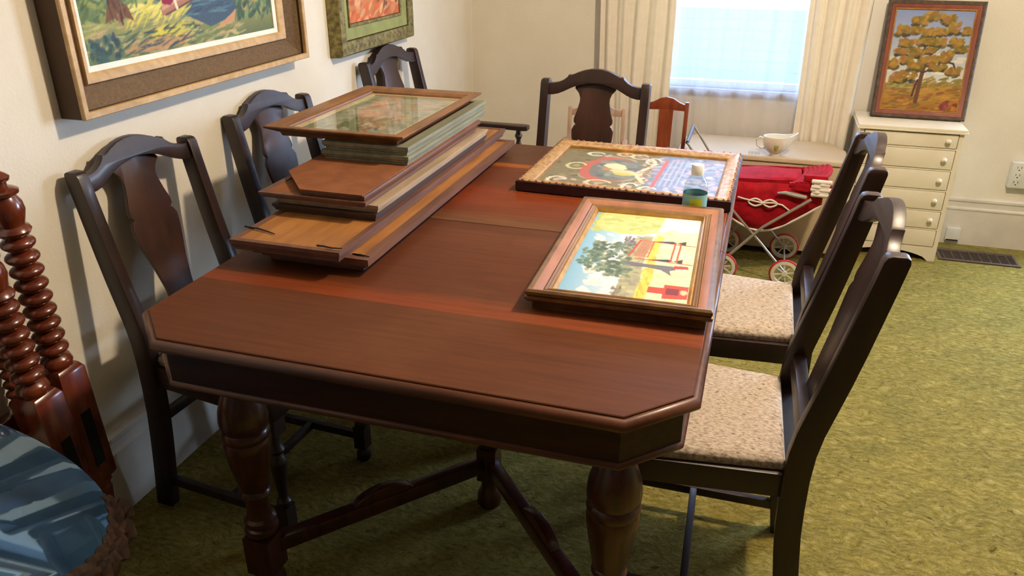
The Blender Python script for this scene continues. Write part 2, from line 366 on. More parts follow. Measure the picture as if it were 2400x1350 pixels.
for y, s in ((1.63, -1), (1.95, 1)):
    MB().lathe([(.001, 0), (.028, 0), (.034, .012), (.032, .04), (.022, .055), (.020, .09)], (-.566, y, 0)).box(-.592, -.54, y-.026, y+.026, .09, .19).lathe([(.02, .19), (.028, .2), (.032, .215), (.028, .23), (.022, .24), (.022, .27), (.03, .28), (.032, .3), (.026, .32), (.030, .36), (.034, .42), (.028, .5), (.022, .54), (.022, .7345)], (-.566, y, 0)).obj('leg', leg_wood, tb)
    for x in (-.970, -.165):
        p0 = Vector((-.566, y, .14)); p1 = Vector((x, 1.19 if s < 0 else 2.42, .125)); q = (p1-p0).normalized()
        st = MB().bar(p0+q*.02, p1-q*.02, .034, .04)
        st.obj('stretcher', leg_wood, tb, bev=.006)
        mid = p0.lerp(p1, .5); pr = []
        nn = 12
        for i in range(nn+1):
            a = i/nn; pr.append((a*.16-.08, .018+.032*math.sin(PI*a)**.6))
        pr += [(.08, .0), (-.08, .0)]
        ang = math.atan2(q.y, q.x)
        MB().prism(pr, -.013, .013, 'y').xf(Matrix.Translation(mid) @ Matrix.Rotation(ang, 4, 'Z')).obj('stretcher_crest', leg_wood, tb, bev=.003)

# ------------------------------------------------------------------ dining chairs (local: facing +x, rear post at x=0)
RK = [(0, -.040), (.15, -.020), (.30, -.002), (.44, 0), (.50, .0), (.55, -.010), (.67, -.043), (.80, -.071), (.95, -.103)]
def rake(z):
    zs_, xs_ = [a for a, _ in RK], [c for _, c in RK]
    if .30 <= z <= .95: return sum(float(np.interp(z+d, zs_, xs_)) for d in (-.06, -.04, -.02, 0, .02, .04, .06))/7 if z < .88 else RK[-1][1]+(z-.95)*-.23
    for (z0, x0), (z1, x1) in zip(RK, RK[1:]):
        if z <= z1: return x0+(x1-x0)*(z-z0)/(z1-z0)
    return RK[-1][1]+(z-.95)*-.23
def chair(name, label, wid=.385, topz=.932, arms=False, loc=(0, 0, 0), rz=0, group='walnut dining chairs around the table'):
    t = thing(name, label, 'chair', loc, (0, 0, rz), group)
    hw = wid/2; k = wid/.40
    for s in (-1, 1):
        rings = []
        zz = [0, .08, .15, .22, .30, .37, .44, .50, .55, .61, .67, .735, .80, .87, topz-.012, topz-.003, topz]
        for i, z in enumerate(zz):
            c = rake(z); d = (.052 if z < .6 else .052-.009*(z-.6)/.35)/2; e = 1
            if i == len(zz)-2: e = .85
            if i == len(zz)-1: e = .5
            y0, y1 = s*hw, s*(hw-.030)
            rings.append([(c-d*e, y0-s*.004*(1-e), z), (c+d*e, y0-s*.004*(1-e), z), (c+d*e, y1, z), (c-d*e, y1, z)])
        MB().loft(rings).obj('leg', post_wood, t, bev=.004)
    half = [(0, .040), (.020, .039), (.045, .034), (.07, .025), (.085, .018), (.096, .0155), (.100, .018), (.104, .010), (.118, -.001), (.135, -.009), (.155, -.013), (.186, -.013)]
    low = [(.186, -.053), (.155, -.053), (.135, -.049), (.115, -.041), (.095, -.031), (.080, -.024), (.05, -.015), (.02, -.010), (0, -.009)]
    pts = half+low; poly = [(y*k, z+topz) for y, z in pts]+[(-y*k, z+topz) for y, z in reversed(pts) if y > 0]
    MB().prism(poly, -.006, .017, 'x', fn=lambda x, y, z: (x+rake(z)-.012*(1-(y/hw)**2), y, z)).obj('crest_rail', post_wood, t, bev=.002)
    sp = [(.0, .0, .008), (.035, 0, .004), (.060, 0, -.012), (.074, 0, -.024), (.076, 0, -.030), (.061, 0, -.046), (.055, 0, -.062), (.055, 0, -.075), (.063, 0, -.108), (.072, 0, -.134), (.072, 0, -.147), (.064, 0, -.156), (.070, 0, -.160), (.078, 0, -.175), (.076, 0, -.20), (.069, 0, -.235), (.056, 0, -.285), (.046, 0, -.34), (.042, 0, -.402)]
    q = [(a*k, c+topz) for a, _, c in sp]
    poly = q[1:]+[(-a, c) for a, c in reversed(q[1:])]
    MB().prism(poly, -.012, -.002, 'x', fn=lambda x, y, z: (x+rake(z)-.008*(1-(y/hw)**2), y, z)).obj('splat', splat_wood, t, bev=.0012)
    MB().prism([(-hw+.028, .500), (hw-.028, .500), (hw-.028, .535), (-hw+.028, .535)], -.016, .012, 'x', fn=lambda x, y, z: (x+rake(z), y, z)).obj('back_rail', post_wood, t, bev=.003)
    D = .385; fw = hw+.022
    fr = MB()
    fr.prism([(-.02, -hw+.012), (D, -fw+.004), (D+.005, -fw+.012), (D+.005, fw-.012), (D, fw-.004), (-.02, hw-.012)], .385, .442)
    fr.obj('seat_frame', post_wood, t, bev=.004)
    n = 6
    def tr(i, z):
        a, b_ = .022+i, D+.002-i; h0, h1 = hw-.022-i, fw-.010-i; r_ = .02
        return [(a, -h0, z), (b_-r_, -h1, z), (b_-.006, -h1+.006, z), (b_, -h1+r_, z), (b_, h1-r_, z), (b_-.006, h1-.006, z), (b_-r_, h1, z), (a, h0, z)]
    MB().loft([tr(i, z) for i, z in [(.004, .440), (0, .447), (0, .457), (.004, .466), (.012, .472), (.03, .476), (.08, .479)]]).obj('seat_cushion', tweed_m, t, smooth=60)
    LP = [(.001, 0), (.015, 0), (.021, .010), (.021, .028), (.014, .040), (.012, .048)]
    LQ = [(.014, .118), (.019, .124), (.019, .134), (.013, .142), (.012, .155), (.015, .19), (.019, .225), (.022, .245), (.022, .258), (.016, .268), (.013, .276), (.019, .282), (.021, .290), (.017, .298), (.013, .305), (.013, .33), (.019, .338)]
    for s in (-1, 1):
        x, y = D-.022, s*(fw-.030)
        MB().lathe(LP, (x, y, 0), 16).box(x-.018, x+.018, y-.018, y+.018, .046, .12).lathe(LQ, (x, y, 0), 16).box(x-.021, x+.021, y-.021, y+.021, .336, .388).obj('leg', post_wood, t)
        MB().bar((rake(.085)+.02, s*(hw-.016), .085), (x-.012, y, .085), .018, .024).obj('stretcher', post_wood, t, bev=.002)
    MB().bar((D*.5, -(hw-.01), .085), (D*.5, hw-.01, .085), .018, .022).obj('stretcher', post_wood, t, bev=.002)
    MB().bar((0, -hw+.02, .285), (0, hw-.02, .285), .018, .028).obj('stretcher', post_wood, t, bev=.002)
    if arms:
        for s in (-1, 1):
            ya, yb = s*(hw-.015), s*(hw-.015)
            MB().prism([(-.04, -.016), (.10, -.018), (.28, -.022), (.405, -.028), (.43, -.02), (.43, .02), (.405, .028), (.28, .022), (.10, .018), (-.04, .016)], .640, .660, fn=lambda x, y, z: (x, y+ya, z)).obj('arm', post_wood, t, bev=.004)
            MB().lathe([(.001, .47), (.014, .47), (.014, .49), (.010, .50), (.016, .535), (.018, .56), (.010, .585), (.009, .595), (.017, .612), (.012, .625), (.010, .64), (.001, .64)], (.385, s*(hw-.012), -.0), 14).obj('arm_support', post_wood, t)
            MB().box(.36, .41, s*(hw-.012)-.012, s*(hw-.012)+.012, .39, .472).obj('arm_block', post_wood, t)
    return t
G = 'walnut dining chairs around the table'
cA = chair('dining_chair', 'dark dining chair at the near left table corner, beside the spool-turned posts', loc=(-1.360, 1.548, 0), rz=math.radians(-4))
dup(cA, (-1.370, 2.150, 0), (0, 0, math.radians(-5)), 'dark dining chair against the left wall behind the picture stack, middle of that side')
dup(cA, (.163, 1.572, 0), (0, 0, math.radians(181.5)), 'dark dining chair right of the table, nearest the camera, cream tweed seat')
dup(cA, (.192, 2.135, 0), (0, 0, math.radians(180)), 'dark dining chair right of the table, just beyond the nearest right chair')
dup(cA, (-.566, 2.752, 0), (0, 0, math.radians(-91)), 'dark dining chair at the far head of the table, in front of the curtain').scale = (1, 1.035, 1)
chair('dining_armchair', 'dark armchair in the far left corner under the green-framed painting', wid=.45, topz=.957, arms=True, loc=(-1.36, 3.035, 0), rz=math.radians(-2))

# ------------------------------------------------------------------ painter: brush strokes into a colour grid
class Art:
    def __init__(s, w, h, c): s.w, s.h, s.vs = w, h, 1.; s.a = np.ones((h, w, 3))*np.array(c, float); s.yy, s.xx = np.mgrid[0:h, 0:w].astype(float)
    def grad(s, v0, v1, c0, c1):
        h = s.h*s.vs; a, b_ = int(v0*h), (int(v1*h) if v1 < 1 else s.h)
        t_ = np.linspace(0, 1, max(b_-a, 1))[:, None, None]; s.a[a:b_] = np.array(c0)*(1-t_)+np.array(c1)*t_
    def blob(s, u, v, ru, rv, c, ang=0, al=1, rag=.25):
        W_, H_ = s.w, s.h; v *= s.vs; rv *= s.vs; cx, cy = u*W_, v*H_; R = max(ru*W_, rv*H_)*1.5+2
        x0, x1, y0, y1 = int(max(cx-R, 0)), int(min(cx+R, W_)), int(max(cy-R, 0)), int(min(cy+R, H_))
        if x1 <= x0 or y1 <= y0: return
        X_, Y_ = s.xx[y0:y1, x0:x1]-cx, s.yy[y0:y1, x0:x1]-cy
        ca, sa = math.cos(ang), math.sin(ang); p = (X_*ca+Y_*sa)/(ru*W_); q = (-X_*sa+Y_*ca)/(rv*H_)
        th = np.arctan2(q, p); d = np.hypot(p, q)+rag*(.5*np.sin(th*3+u*50)+.5*np.sin(th*7+v*70))*.5
        m = np.clip((1.08-d)*max(4, R/5), 0, 1)[..., None]*al
        s.a[y0:y1, x0:x1] = s.a[y0:y1, x0:x1]*(1-m)+np.array(c, float)*m
    def line(s, pts, wd, c, al=1):
        for (a, b_), (c_, d_) in zip(pts, pts[1:]):
            n = max(2, int(math.hypot((c_-a)*s.w, (d_-b_)*s.h)/max(wd*s.w*.5, 1)))
            for i in range(n+1): s.blob(a+(c_-a)*i/n, b_+(d_-b_)*i/n, wd, wd*s.w/s.h/s.vs, c, 0, al, 0)
    def poly(s, pts, c, al=1):
        m = np.zeros((s.h, s.w), bool); x, y = s.xx/s.w, s.yy/s.h/s.vs; n = len(pts)
        for i in range(n):
            (xa, ya), (xb, yb) = pts[i], pts[(i+1) % n]
            if ya == yb: continue
            m ^= ((ya > y) != (yb > y)) & (x < (xb-xa)*(y-ya)/(yb-ya)+xa)
        s.a[m] = s.a[m]*(1-al)+np.array(c, float)*al
    def strokes(s, box, n, cols, L, wd, ang=0, jit=.5, al=.8):
        u0, u1, v0, v1 = box
        for _ in range(n):
            c = np.array(random.choice(cols), float)+random.uniform(-10, 10)
            s.blob(random.uniform(u0, u1), random.uniform(v0, v1), L*random.uniform(.5, 1.2), wd*random.uniform(.6, 1.3), c, ang+random.uniform(-jit, jit), al, .2)
    def mesh(s, name, w, h, parent, rough=.5, x0=0, y0=0, z=0):
        W_, H_ = s.w, s.h; xs = np.linspace(0, w, W_)+x0; ys = np.linspace(0, h, H_)+y0
        X_, Y_ = np.meshgrid(xs, ys); lum = s.a.mean(2)/255
        V = np.stack([X_, Y_, np.full_like(X_, z)+.0006*lum], -1).reshape(-1, 3)
        i = np.arange(W_*H_).reshape(H_, W_); Fq = np.stack([i[:-1, :-1], i[:-1, 1:], i[1:, 1:], i[1:, :-1]], -1).reshape(-1, 4)
        me = bpy.data.meshes.new(name); me.vertices.add(len(V)); me.vertices.foreach_set('co', V.ravel())
        me.loops.add(Fq.size); me.loops.foreach_set('vertex_index', Fq.ravel()); me.polygons.add(len(Fq))
        me.polygons.foreach_set('loop_start', np.arange(0, Fq.size, 4)); me.update(calc_edges=True)
        k = .25; s.a[1:-1, 1:-1] = (1-2*k)*s.a[1:-1, 1:-1]+k/2*(s.a[:-2, 1:-1]+s.a[2:, 1:-1]+s.a[1:-1, :-2]+s.a[1:-1, 2:])
        c = np.clip(s.a+rng.normal(0, 5, s.a.shape), 0, 255)/255
        lin = np.where(c <= .04045, c/12.92, ((c+.055)/1.055)**2.4)
        at = me.color_attributes.new('paint', 'FLOAT_COLOR', 'POINT')
        at.data.foreach_set('color', np.concatenate([lin.reshape(-1, 3), np.ones((W_*H_, 1))], 1).ravel())
        key = 'painted_canvas_%d' % int(rough*100)
        if key not in MATS:
            m, nt, b = base(key); a = nd(nt, 'ShaderNodeAttribute', attribute_name='paint'); nt.links.new(a.outputs['Color'], b.inputs['Base Color'])
            b.inputs['Roughness'].default_value = rough+.15; b.inputs['Specular IOR Level'].default_value = .25; vv = coords(nt, (1, 1, 1)); bump(nt, b, noise(nt, vv, 180, 3), .25, .001)
        me.materials.append(MATS[key]); o = bpy.data.objects.new(name, me); C.objects.link(o); o.parent = parent; return o
WALLROT = (PI/2, 0, PI/2)

# ---- large landscape on the left wall
P1w, P1h = .975, .74
p1 = thing('framed_painting', 'large landscape painting of a lakeside dock, wide brown and beige frame, left wall', 'painting', (XL+.002, 1.41, 1.042), WALLROT)
MB().ring(P1w, P1h, [(.003, .056), (0, .058), (0, .066), (.002, .068), (.014, .068), (.016, .066), (.016, .056)]).obj('outer_molding', wood('golden_beige_wood', S(182, 146, 96), S(212, 176, 124), .5, (40, 40, 4)), p1, bev=0)
MB().ring(P1w, P1h, [(.001, 0), (.001, .058), (.015, .058), (.015, 0)]).obj('frame_side', plain('umber_side_painted_shade', S(78, 56, 34), .7, bmp=.2), p1)  # brown side darkened, its shade put into the colour
lin_m = plain('brown_linen', S(108, 84, 54), .8, c2=S(84, 64, 40), sc=120, bmp=.3, bsc=200)
MB().ring(P1w-.032, P1h-.032, [(0, .0), (0, .048), (.020, .034), (.050, .020), (.050, 0)], .016, .016).obj('linen_panel', lin_m, p1, smooth=20)
MB().ring(P1w-.130, P1h-.130, [(0, 0), (0, .024), (.003, .030), (.008, .030), (.012, .027), (.018, .024), (.024, .015), (.025, 0)], .065, .065).obj('inner_molding', MATS['golden_beige_wood'], p1, smooth=60)
liner_m = plain('white_liner', S(240, 234, 222), .7, bmp=.05)
MB().ring(P1w-.178, P1h-.178, [(0, 0), (0, .015), (.013, .012), (.013, 0)], .089, .089).obj('liner', liner_m, p1, smooth=20)
A = Art(330, 260, (120, 130, 90)); A.vs = .58
A.grad(0, .30, (92, 104, 72), (150, 150, 92)); A.grad(.30, .62, (110, 130, 100), (90, 118, 122)); A.grad(.62, 1, (150, 175, 185), (190, 200, 205))
A.strokes((0, .8, 0, .38), 420, [(160, 162, 100), (140, 146, 96), (178, 168, 108), (116, 128, 90), (176, 150, 112)], .03, .010, .15, .3)
A.poly([(.37, .36), (.60, .13), (.70, .17), (.80, .30), (.80, .62), (.66, .80), (.24, .80), (.29, .48)], (64, 84, 104))
A.strokes((.42, .76, .24, .75), 170, [(60, 82, 104), (76, 104, 122), (52, 68, 92), (90, 124, 136)], .05, .008, .1, .2)
A.poly([(.62, .10), (.74, .14), (.90, .30), (.84, .34), (.74, .22)], (186, 140, 104))
A.strokes((.74, 1, .16, .62), 160, [(96, 118, 82), (70, 92, 76), (130, 146, 92), (54, 74, 70)], .03, .02, 1.2, .8)
A.strokes((.2, .5, .26, .42), 60, [(214, 200, 96), (196, 186, 84), (226, 214, 120)], .05, .010, .5, .4)
A.strokes((.3, .5, .12, .2), 24, [(206, 190, 70), (180, 176, 84)], .04, .010, .2, .3)
A.strokes((.2, .45, .03, .12), 30, [(190, 140, 100), (170, 130, 96)], .05, .010, .1, .2)
A.strokes((0, .15, 0, .18), 70, [(50, 74, 76), (62, 92, 90), (90, 110, 80), (44, 60, 84)], .012, .03, .3, .5)
A.strokes((.15, .55, .02, .2), 40, [(60, 80, 70), (52, 72, 80)], .035, .008, .2, .3)
A.strokes((0, .12, .3, .6), 60, [(90, 112, 70), (70, 92, 64), (140, 150, 80)], .03, .02, 0, 1)
A.poly([(.10, .28), (.125, .42), (.115, 1), (.205, 1), (.20, .42), (.225, .27), (.185, .31), (.165, .27), (.14, .31)], (108, 76, 54))
A.strokes((.12, .20, .3, .9), 50, [(84, 58, 44), (140, 104, 78), (70, 52, 40)], .006, .05, .1, .15)
A.strokes((.20, .30, .4, .7), 60, [(112, 136, 84), (80, 104, 80), (150, 160, 100)], .03, .02, .5, .9)
A.poly([(.355, .27), (.555, .40), (.575, .46), (.52, .50), (.355, .34)], (160, 116, 96)); A.line([(.365, .33), (.54, .46)], .006, (196, 150, 126)); A.line([(.375, .28), (.555, .39)], .004, (96, 66, 60))
A.poly([(.365, .37), (.375, .55), (.42, .54), (.44, .42), (.405, .35)], (132, 34, 58)); A.blob(.385, .59, .018, .03, (222, 192, 96)); A.line([(.425, .42), (.435, .32)], .006, (228, 214, 190))
A.mesh('canvas', P1w-.200, P1h-.200, p1, .45, .100, .100, .009)

# ---- green framed painting further along the wall
P2w, P2h = .655, .56
p2 = thing('framed_painting', 'smaller orange desert painting in a carved green-gold frame, above the corner armchair', 'painting', (XL+.002, 2.640, .998), WALLROT)
olive_gold = plain('olive_gilt_carving', S(150, 138, 78), .5, .2, c2=S(74, 62, 32), sc=55, bmp=.9, bsc=55)
MB().ring(P2w, P2h, [(0, 0), (.002, .040), (.008, .048), (.03, .050), (.052, .044), (.056, 0)]).obj('outer_molding', olive_gold, p2, smooth=40)
MB().ring(P2w-.112, P2h-.112, [(0, 0), (0, .038), (.040, .030), (.040, 0)], .056, .056).obj('green_panel', plain('sage_green_panel', S(150, 156, 88), .6, c2=S(130, 134, 74)), p2, smooth=20)
MB().ring(P2w-.192, P2h-.192, [(0, 0), (.002, .036), (.012, .034), (.014, 0)], .096, .096).obj('inner_molding', olive_gold, p2, smooth=40)
A = Art(160, 130, (190, 110, 70))
A.grad(0, .35, (206, 96, 56), (222, 130, 84)); A.grad(.35, .6, (150, 130, 130), (190, 190, 180)); A.grad(.6, 1, (160, 185, 190), (200, 190, 170))
A.strokes((0, 1, 0, .4), 150, [(200, 106, 66), (214, 150, 112), (180, 90, 64), (222, 170, 128), (186, 124, 76)], .07, .03, .5, .5)
A.strokes((0, .4, .32, .5), 30, [(90, 84, 96), (120, 112, 112)], .07, .03, .2, .4); A.strokes((.55, 1, .1, .6), 40, [(120, 70, 52), (206, 150, 112), (90, 70, 60)], .05, .03, .9, .6)
A.line([(.22, .4), (.24, 1)], .01, (70, 52, 44)); A.strokes((.2, .6, .5, .9), 30, [(196, 206, 200), (170, 190, 196)], .09, .03, .4, .4)
A.mesh('canvas', P2w-.220, P2h-.220, p2, .5, .110, .110, .028)

# ---- oak tree painting leaning on the wall on top of the chest of drawers
lean = math.atan2(.13-.035, .51)
p3 = thing('framed_painting', 'golden oak tree painting in a red frame, standing on the white chest of drawers', 'painting', (.512, 4.045, .6255), (PI/2-lean*.92, 0, 0))
P3w, P3h = .398, .515
MB().ring(P3w, P3h, [(0, 0), (0, .022), (.006, .026), (.016, .024), (.018, 0)]).obj('outer_molding', plain('worn_dark_gilt', S(96, 76, 58), .55, .2, c2=S(52, 40, 32), sc=60, bmp=.6, bsc=60), p3)
MB().ring(P3w-.034, P3h-.034, [(0, 0), (0, .023), (.009, .021), (.018, .017), (.018, 0)], .017, .017).obj('red_panel', wood('red_brown_panel', S(120, 54, 40), S(146, 76, 54), .5, (30, 4, 30)), p3)
MB().ring(P3w-.068, P3h-.068, [(0, 0), (0, .019), (.003, .021), (.006, .018), (.006, 0)], .034, .034).obj('gilt_lip', gold_m, p3)
A = Art(200, 270, (150, 160, 190))
A.grad(.25, 1, (206, 206, 196), (128, 144, 190)); A.grad(0, .27, (146, 104, 44), (170, 140, 70))
A.strokes((0, 1, .3, .6), 50, [(214, 214, 200), (206, 200, 190)], .08, .02, .2, .3)
A.strokes((0, 1, 0, .27), 170, [(160, 112, 44), (130, 94, 46), (178, 132, 60), (110, 88, 50), (150, 84, 52)], .07, .010, .15, .3)
A.strokes((0, .35, .22, .29), 20, [(130, 134, 76), (150, 160, 110)], .05, .012, .1, .3); A.strokes((.5, 1, .24, .33), 40, [(150, 120, 58), (126, 116, 60)], .06, .014, .3, .3)
A.strokes((.75, .98, .02, .1), 16, [(176, 112, 40), (124, 52, 60)], .03, .02, .6, .5)
brn = (74, 52, 46)
A.line([(.44, .08), (.455, .30), (.47, .42), (.40, .50)], .028, (96, 64, 50)); A.line([(.38, .14), (.40, .24), (.42, .3)], .014, brn)
A.line([(.47, .38), (.60, .42), (.70, .50), (.84, .48), (.92, .36)], .012, brn); A.line([(.45, .42), (.40, .55), (.48, .70), (.50, .82)], .010, brn)
A.line([(.46, .38), (.30, .46), (.16, .52)], .009, brn); A.line([(.47, .5), (.62, .62), (.70, .72)], .008, brn)
FOL = [(.5, .93, .16, .045), (.32, .88, .11, .04), (.68, .9, .10, .045), (.78, .82, .09, .06), (.12, .78, .10, .045), (.3, .79, .09, .03), (.46, .76, .10, .04), (.62, .78, .09, .035), (.2, .66, .13, .035), (.42, .68, .12, .035), (.6, .68, .12, .04), (.82, .68, .12, .04), (.94, .8, .05, .03), (.14, .57, .10, .03), (.34, .57, .11, .04), (.52, .6, .08, .03), (.74, .56, .09, .045), (.24, .49, .09, .035), (.5, .49, .13, .045), (.7, .52, .09, .035), (.07, .45, .09, .045), (.36, .43, .12, .035), (.66, .43, .14, .03), (.85, .4, .12, .04), (.25, .33, .18, .045), (.14, .30, .10, .03), (.9, .62, .09, .03)]
for u, v, a, b_ in FOL: A.strokes((u-a*.7, u+a*.7, v-b_*1.1, v-b_*.3), 14, [(58, 62, 48), (80, 78, 40), (70, 56, 60), (96, 84, 50)], .045, .016, .1, .5)
for u, v, a, b_ in FOL: A.strokes((u-a*.75, u+a*.75, v-b_*.4, v+b_*1.0), 30, [(156, 122, 44), (130, 108, 42), (168, 130, 60), (150, 104, 60), (112, 100, 42)], .042, .018, .3, .8)
A.mesh('canvas', P3w-.080, P3h-.080, p3, .45, .040, .040, .013)
MB().box(.02, P3w-.02, .02, P3h-.02, 0, .004).obj('backing_board', kraft_m, p3)

# ---- gilt frame with the farm scene, near right on the table
P4w, P4h = .358, .602
p4 = thing('framed_painting', 'gilt-framed painting of a tree and red fences, lying flat at the table\'s right edge', 'painting', (-.386, 1.334, TZ), (0, 0, math.radians(1.6)))
rosegold = wood('rosy_gilt_wood', S(148, 94, 66), S(176, 122, 90), .5, (20, 4, 20), coat=.0)
MB().ring(P4w, P4h, [(.022, 0), (.022, .014), (.006, .018), (0, .024), (.0, .029), (.004, .031), (.001, .034), (.001, .040), (.005, .044), (.009, .043)]+[(.013, .0415), (.013, 0)]).obj('outer_molding', plain('antique_gilt', S(132, 98, 56), .42, .25, c2=S(92, 66, 38), sc=25, bmp=.2), p4, smooth=40)
MB().ring(P4w-.026, P4h-.026, [(0, .002), (0, .0415), (.004, .040), (.017, .034), (.018, .002)], .013, .013).obj('frame_panel', rosegold, p4, smooth=30)
MB().ring(P4w-.062, P4h-.062, [(0, .002), (0, .033), (.002, .035), (.004, .033), (.006, .032), (.008, .034), (.010, .032), (.012, .030), (.012, .002)], .031, .031).obj('reeded_molding', wood('taupe_gilt_wood', S(120, 88, 58), S(156, 120, 82), .45, (20, 4, 20)), p4, smooth=30)
MB().ring(P4w-.086, P4h-.086, [(0, .002), (0, .031), (.003, .032), (.006, .026), (.008, .024), (.008, .002)], .043, .043).obj('inner_molding', gold_m, p4, smooth=50)
A = Art(200, 330, (225, 228, 170))
for j in range(60):
    u0, u1 = j/60, (j+1)/60
    c0, c1 = np.array((128, 178, 214)), np.array((206, 218, 228))
    t_ = min(u0/.45, 1); A.a[:, int(u0*200):int(u1*200)+1] = c0*(1-t_)+c1*t_
A.strokes((.12, .5, .25, .72), 70, [(236, 238, 232), (224, 230, 232), (244, 240, 230)], .04, .03, 1.2, .4); A.strokes((.15, .5, 0, .25), 40, [(232, 230, 228), (214, 220, 226)], .04, .03, 1.2, .4)
A.poly([(.58, 0), (.52, .3), (.55, .5), (.60, .7), (.62, .8), (1, .8), (1, 0)], (222, 226, 184)); A.strokes((.68, 1, 0, .8), 140, [(222, 226, 182), (214, 218, 168), (228, 232, 200)], .05, .03, 1.5, .3)
A.poly([(.42, 0), (.44, .2), (.42, .45), (.46, .64), (.52, .72), (.60, .72), (.58, .4), (.60, .2), (.60, 0)], (166, 164, 132)); A.strokes((.45, .58, 0, .7), 60, [(150, 150, 124), (182, 180, 146), (140, 138, 128)], .025, .02, 1.4, .4)
A.strokes((.36, .46, .50, .68), 40, [(110, 106, 116), (90, 88, 100), (130, 128, 130)], .012, .03, 0, .3); A.strokes((.40, .47, 0, .12), 24, [(110, 104, 104), (140, 136, 116)], .015, .02, 0, .4)
A.poly([(.58, 0), (.62, .3), (.60, .55), (.64, .74), (.70, .72), (.66, .5), (.69, .3), (.67, 0)], (232, 198, 84)); A.strokes((.60, .68, 0, .7), 36, [(240, 208, 92), (222, 170, 70)], .015, .03, 0, .3)
A.strokes((.04, .16, .74, .98), 40, [(190, 194, 110), (176, 182, 110)], .04, .03, 0, .8); A.poly([(.07, 1), (.03, .84), (.10, .76), (.3, .72), (.5, .73), (.62, .78), (.66, 1)], (190, 200, 128)); A.strokes((.12, .62, .78, 1), 120, [(196, 204, 136), (176, 190, 120), (206, 208, 150)], .05, .02, .1, .3)
A.poly([(.42, .345), (.62, .350), (.74, .335), (.83, .285), (.81, .335), (.86, .350), (.83, .385), (.74, .385), (.62, .385), (.42, .40)], (108, 106, 116))
A.strokes((.10, .46, .26, .60), 190, [(84, 108, 100), (110, 130, 112), (130, 144, 122), (70, 88, 84), (150, 156, 130), (92, 104, 84)], .028, .018, 0, 1.2)
A.strokes((.04, .2, .32, .5), 50, [(84, 112, 104), (112, 136, 120)], .02, .016, 0, 1.2); A.strokes((.3, .5, .22, .32), 36, [(84, 104, 92), (120, 132, 110)], .024, .016, 0, 1.2)
red = (206, 74, 50)
for v in (.44, .66): A.poly([(.58, v-.005), (.78, v-.012), (.90, v+.035), (.90, v-.035+.01), (.78, v+.02)], (60, 64, 68)); A.line([(.50, v), (.98, v-.02)], .007, red, .8)
for u in (.80, .85): A.line([(u, .44), (u+.005, .66)], .008, red, .9)
A.line([(.44, .46), (.50, .66)], .010, red, .8); A.poly([(.48, .46), (.58, .46), (.62, .66), (.52, .68)], (176, 120, 92), .8); A.line([(.60, .46), (.62, .66)], .006, red, .7)
A.poly([(.68, .10), (.80, .10), (.80, .155), (.68, .155)], red); A.poly([(.80, .055), (.99, .07), (.99, .19), (.80, .19)], red); A.poly([(.82, .10), (.92, .10), (.92, .16), (.82, .16)], (120, 50, 50)); A.blob(.955, .13, .03, .025, (200, 190, 160)); A.poly([(.83, .36), (.96, .37), (.95, .40), (.84, .395)], (170, 70, 50))
A.mesh('canvas', P4w-.102, P4h-.102, p4, .40, .051, .051, .021)
MB().box(.03, P4w-.03, .03, P4h-.03, .001, .008).obj('backing_board', kraft_m, p4)

# ---- ornate frame with the garland picture at the far right of the table
P5w, P5h = .590, .490
p5 = thing('framed_picture', 'ornate gold-framed picture of garlands around an oval, flat on the table behind the bottle', 'picture', (-.622, 2.050, TZ), (0, 0, math.radians(-1.3)))
plum = plain('plum_edge_paint', S(62, 28, 30), .5, c2=S(34, 14, 18), sc=50, bmp=.3)
MB().ring(P5w, P5h, [(.004, 0), (0, .004), (0, .030), (.010, .033), (.010, 0)]).obj('outer_molding', plum, p5)
orn = plain('carved_gold_leaf', S(206, 170, 112), .45, .25, c2=S(150, 104, 72), sc=70, bmp=1.0, bsc=70)
mb = MB().ring(P5w-.012, P5h-.012, [(0, .02), (0, .032), (.006, .035), (.018, .033), (.034, .025), (.036, .01)], .006, .006)
mb.obj('carved_molding', orn, p5, smooth=50)
sc_ = MB()
per = 2*(P5w+P5h)
for i in range(110):
    d = i/110*per
    if d < P5w: x, y = d, .006
    elif d < P5w+P5h: x, y = P5w-.006, d-P5w
    elif d < 2*P5w+P5h: x, y = P5w-(d-P5w-P5h), P5h-.006
    else: x, y = .006, P5h-(d-2*P5w-P5h)
    r = .0040+.0014*math.sin(i*2.1)
    sc_.lathe([(.0005, -r), (r*.8, -r*.6), (r, 0), (r*.7, r*.6), (.0005, r*.8)], (min(max(x, .008), P5w-.008), min(max(y, .008), P5h-.008), .033), 7)
sc_.obj('beading', plain('rosy_gilt_beads', S(160, 112, 88), .5, .1, c2=S(124, 78, 66), sc=90), p5)
A = Art(330, 240, (128, 122, 100))
for j in range(330):
    t_ = min(max((j/330-.55)/.12, 0), 1); A.a[:, j] = np.array((120, 114, 92))*(1-t_)+np.array((132, 146, 186))*t_
A.strokes((0, .6, 0, 1), 200, [(112, 106, 84), (134, 128, 104), (120, 112, 88), (100, 98, 84)], .03, .02, 0, 1); A.strokes((.6, 1, 0, 1), 150, [(120, 138, 184), (150, 160, 196), (110, 130, 170), (168, 166, 196)], .03, .03, 0, 1)
A.blob(.36, .5, .17, .33, (150, 150, 130)); A.blob(.345, .5, .165, .31, (172, 98, 90), al=.95, rag=.08); A.blob(.385, .5, .145, .26, (110, 116, 116), rag=.08); A.strokes((.28, .52, .3, .7), 40, [(120, 128, 124), (96, 104, 112), (140, 142, 130)], .04, .04, 0, .5)
A.blob(.37, .58, .075, .07, (226, 206, 176), -.5); A.blob(.45, .45, .10, .055, (206, 192, 156), -.25); A.blob(.44, .40, .06, .03, (190, 178, 92), -.1); A.blob(.33, .50, .03, .03, (176, 130, 90))
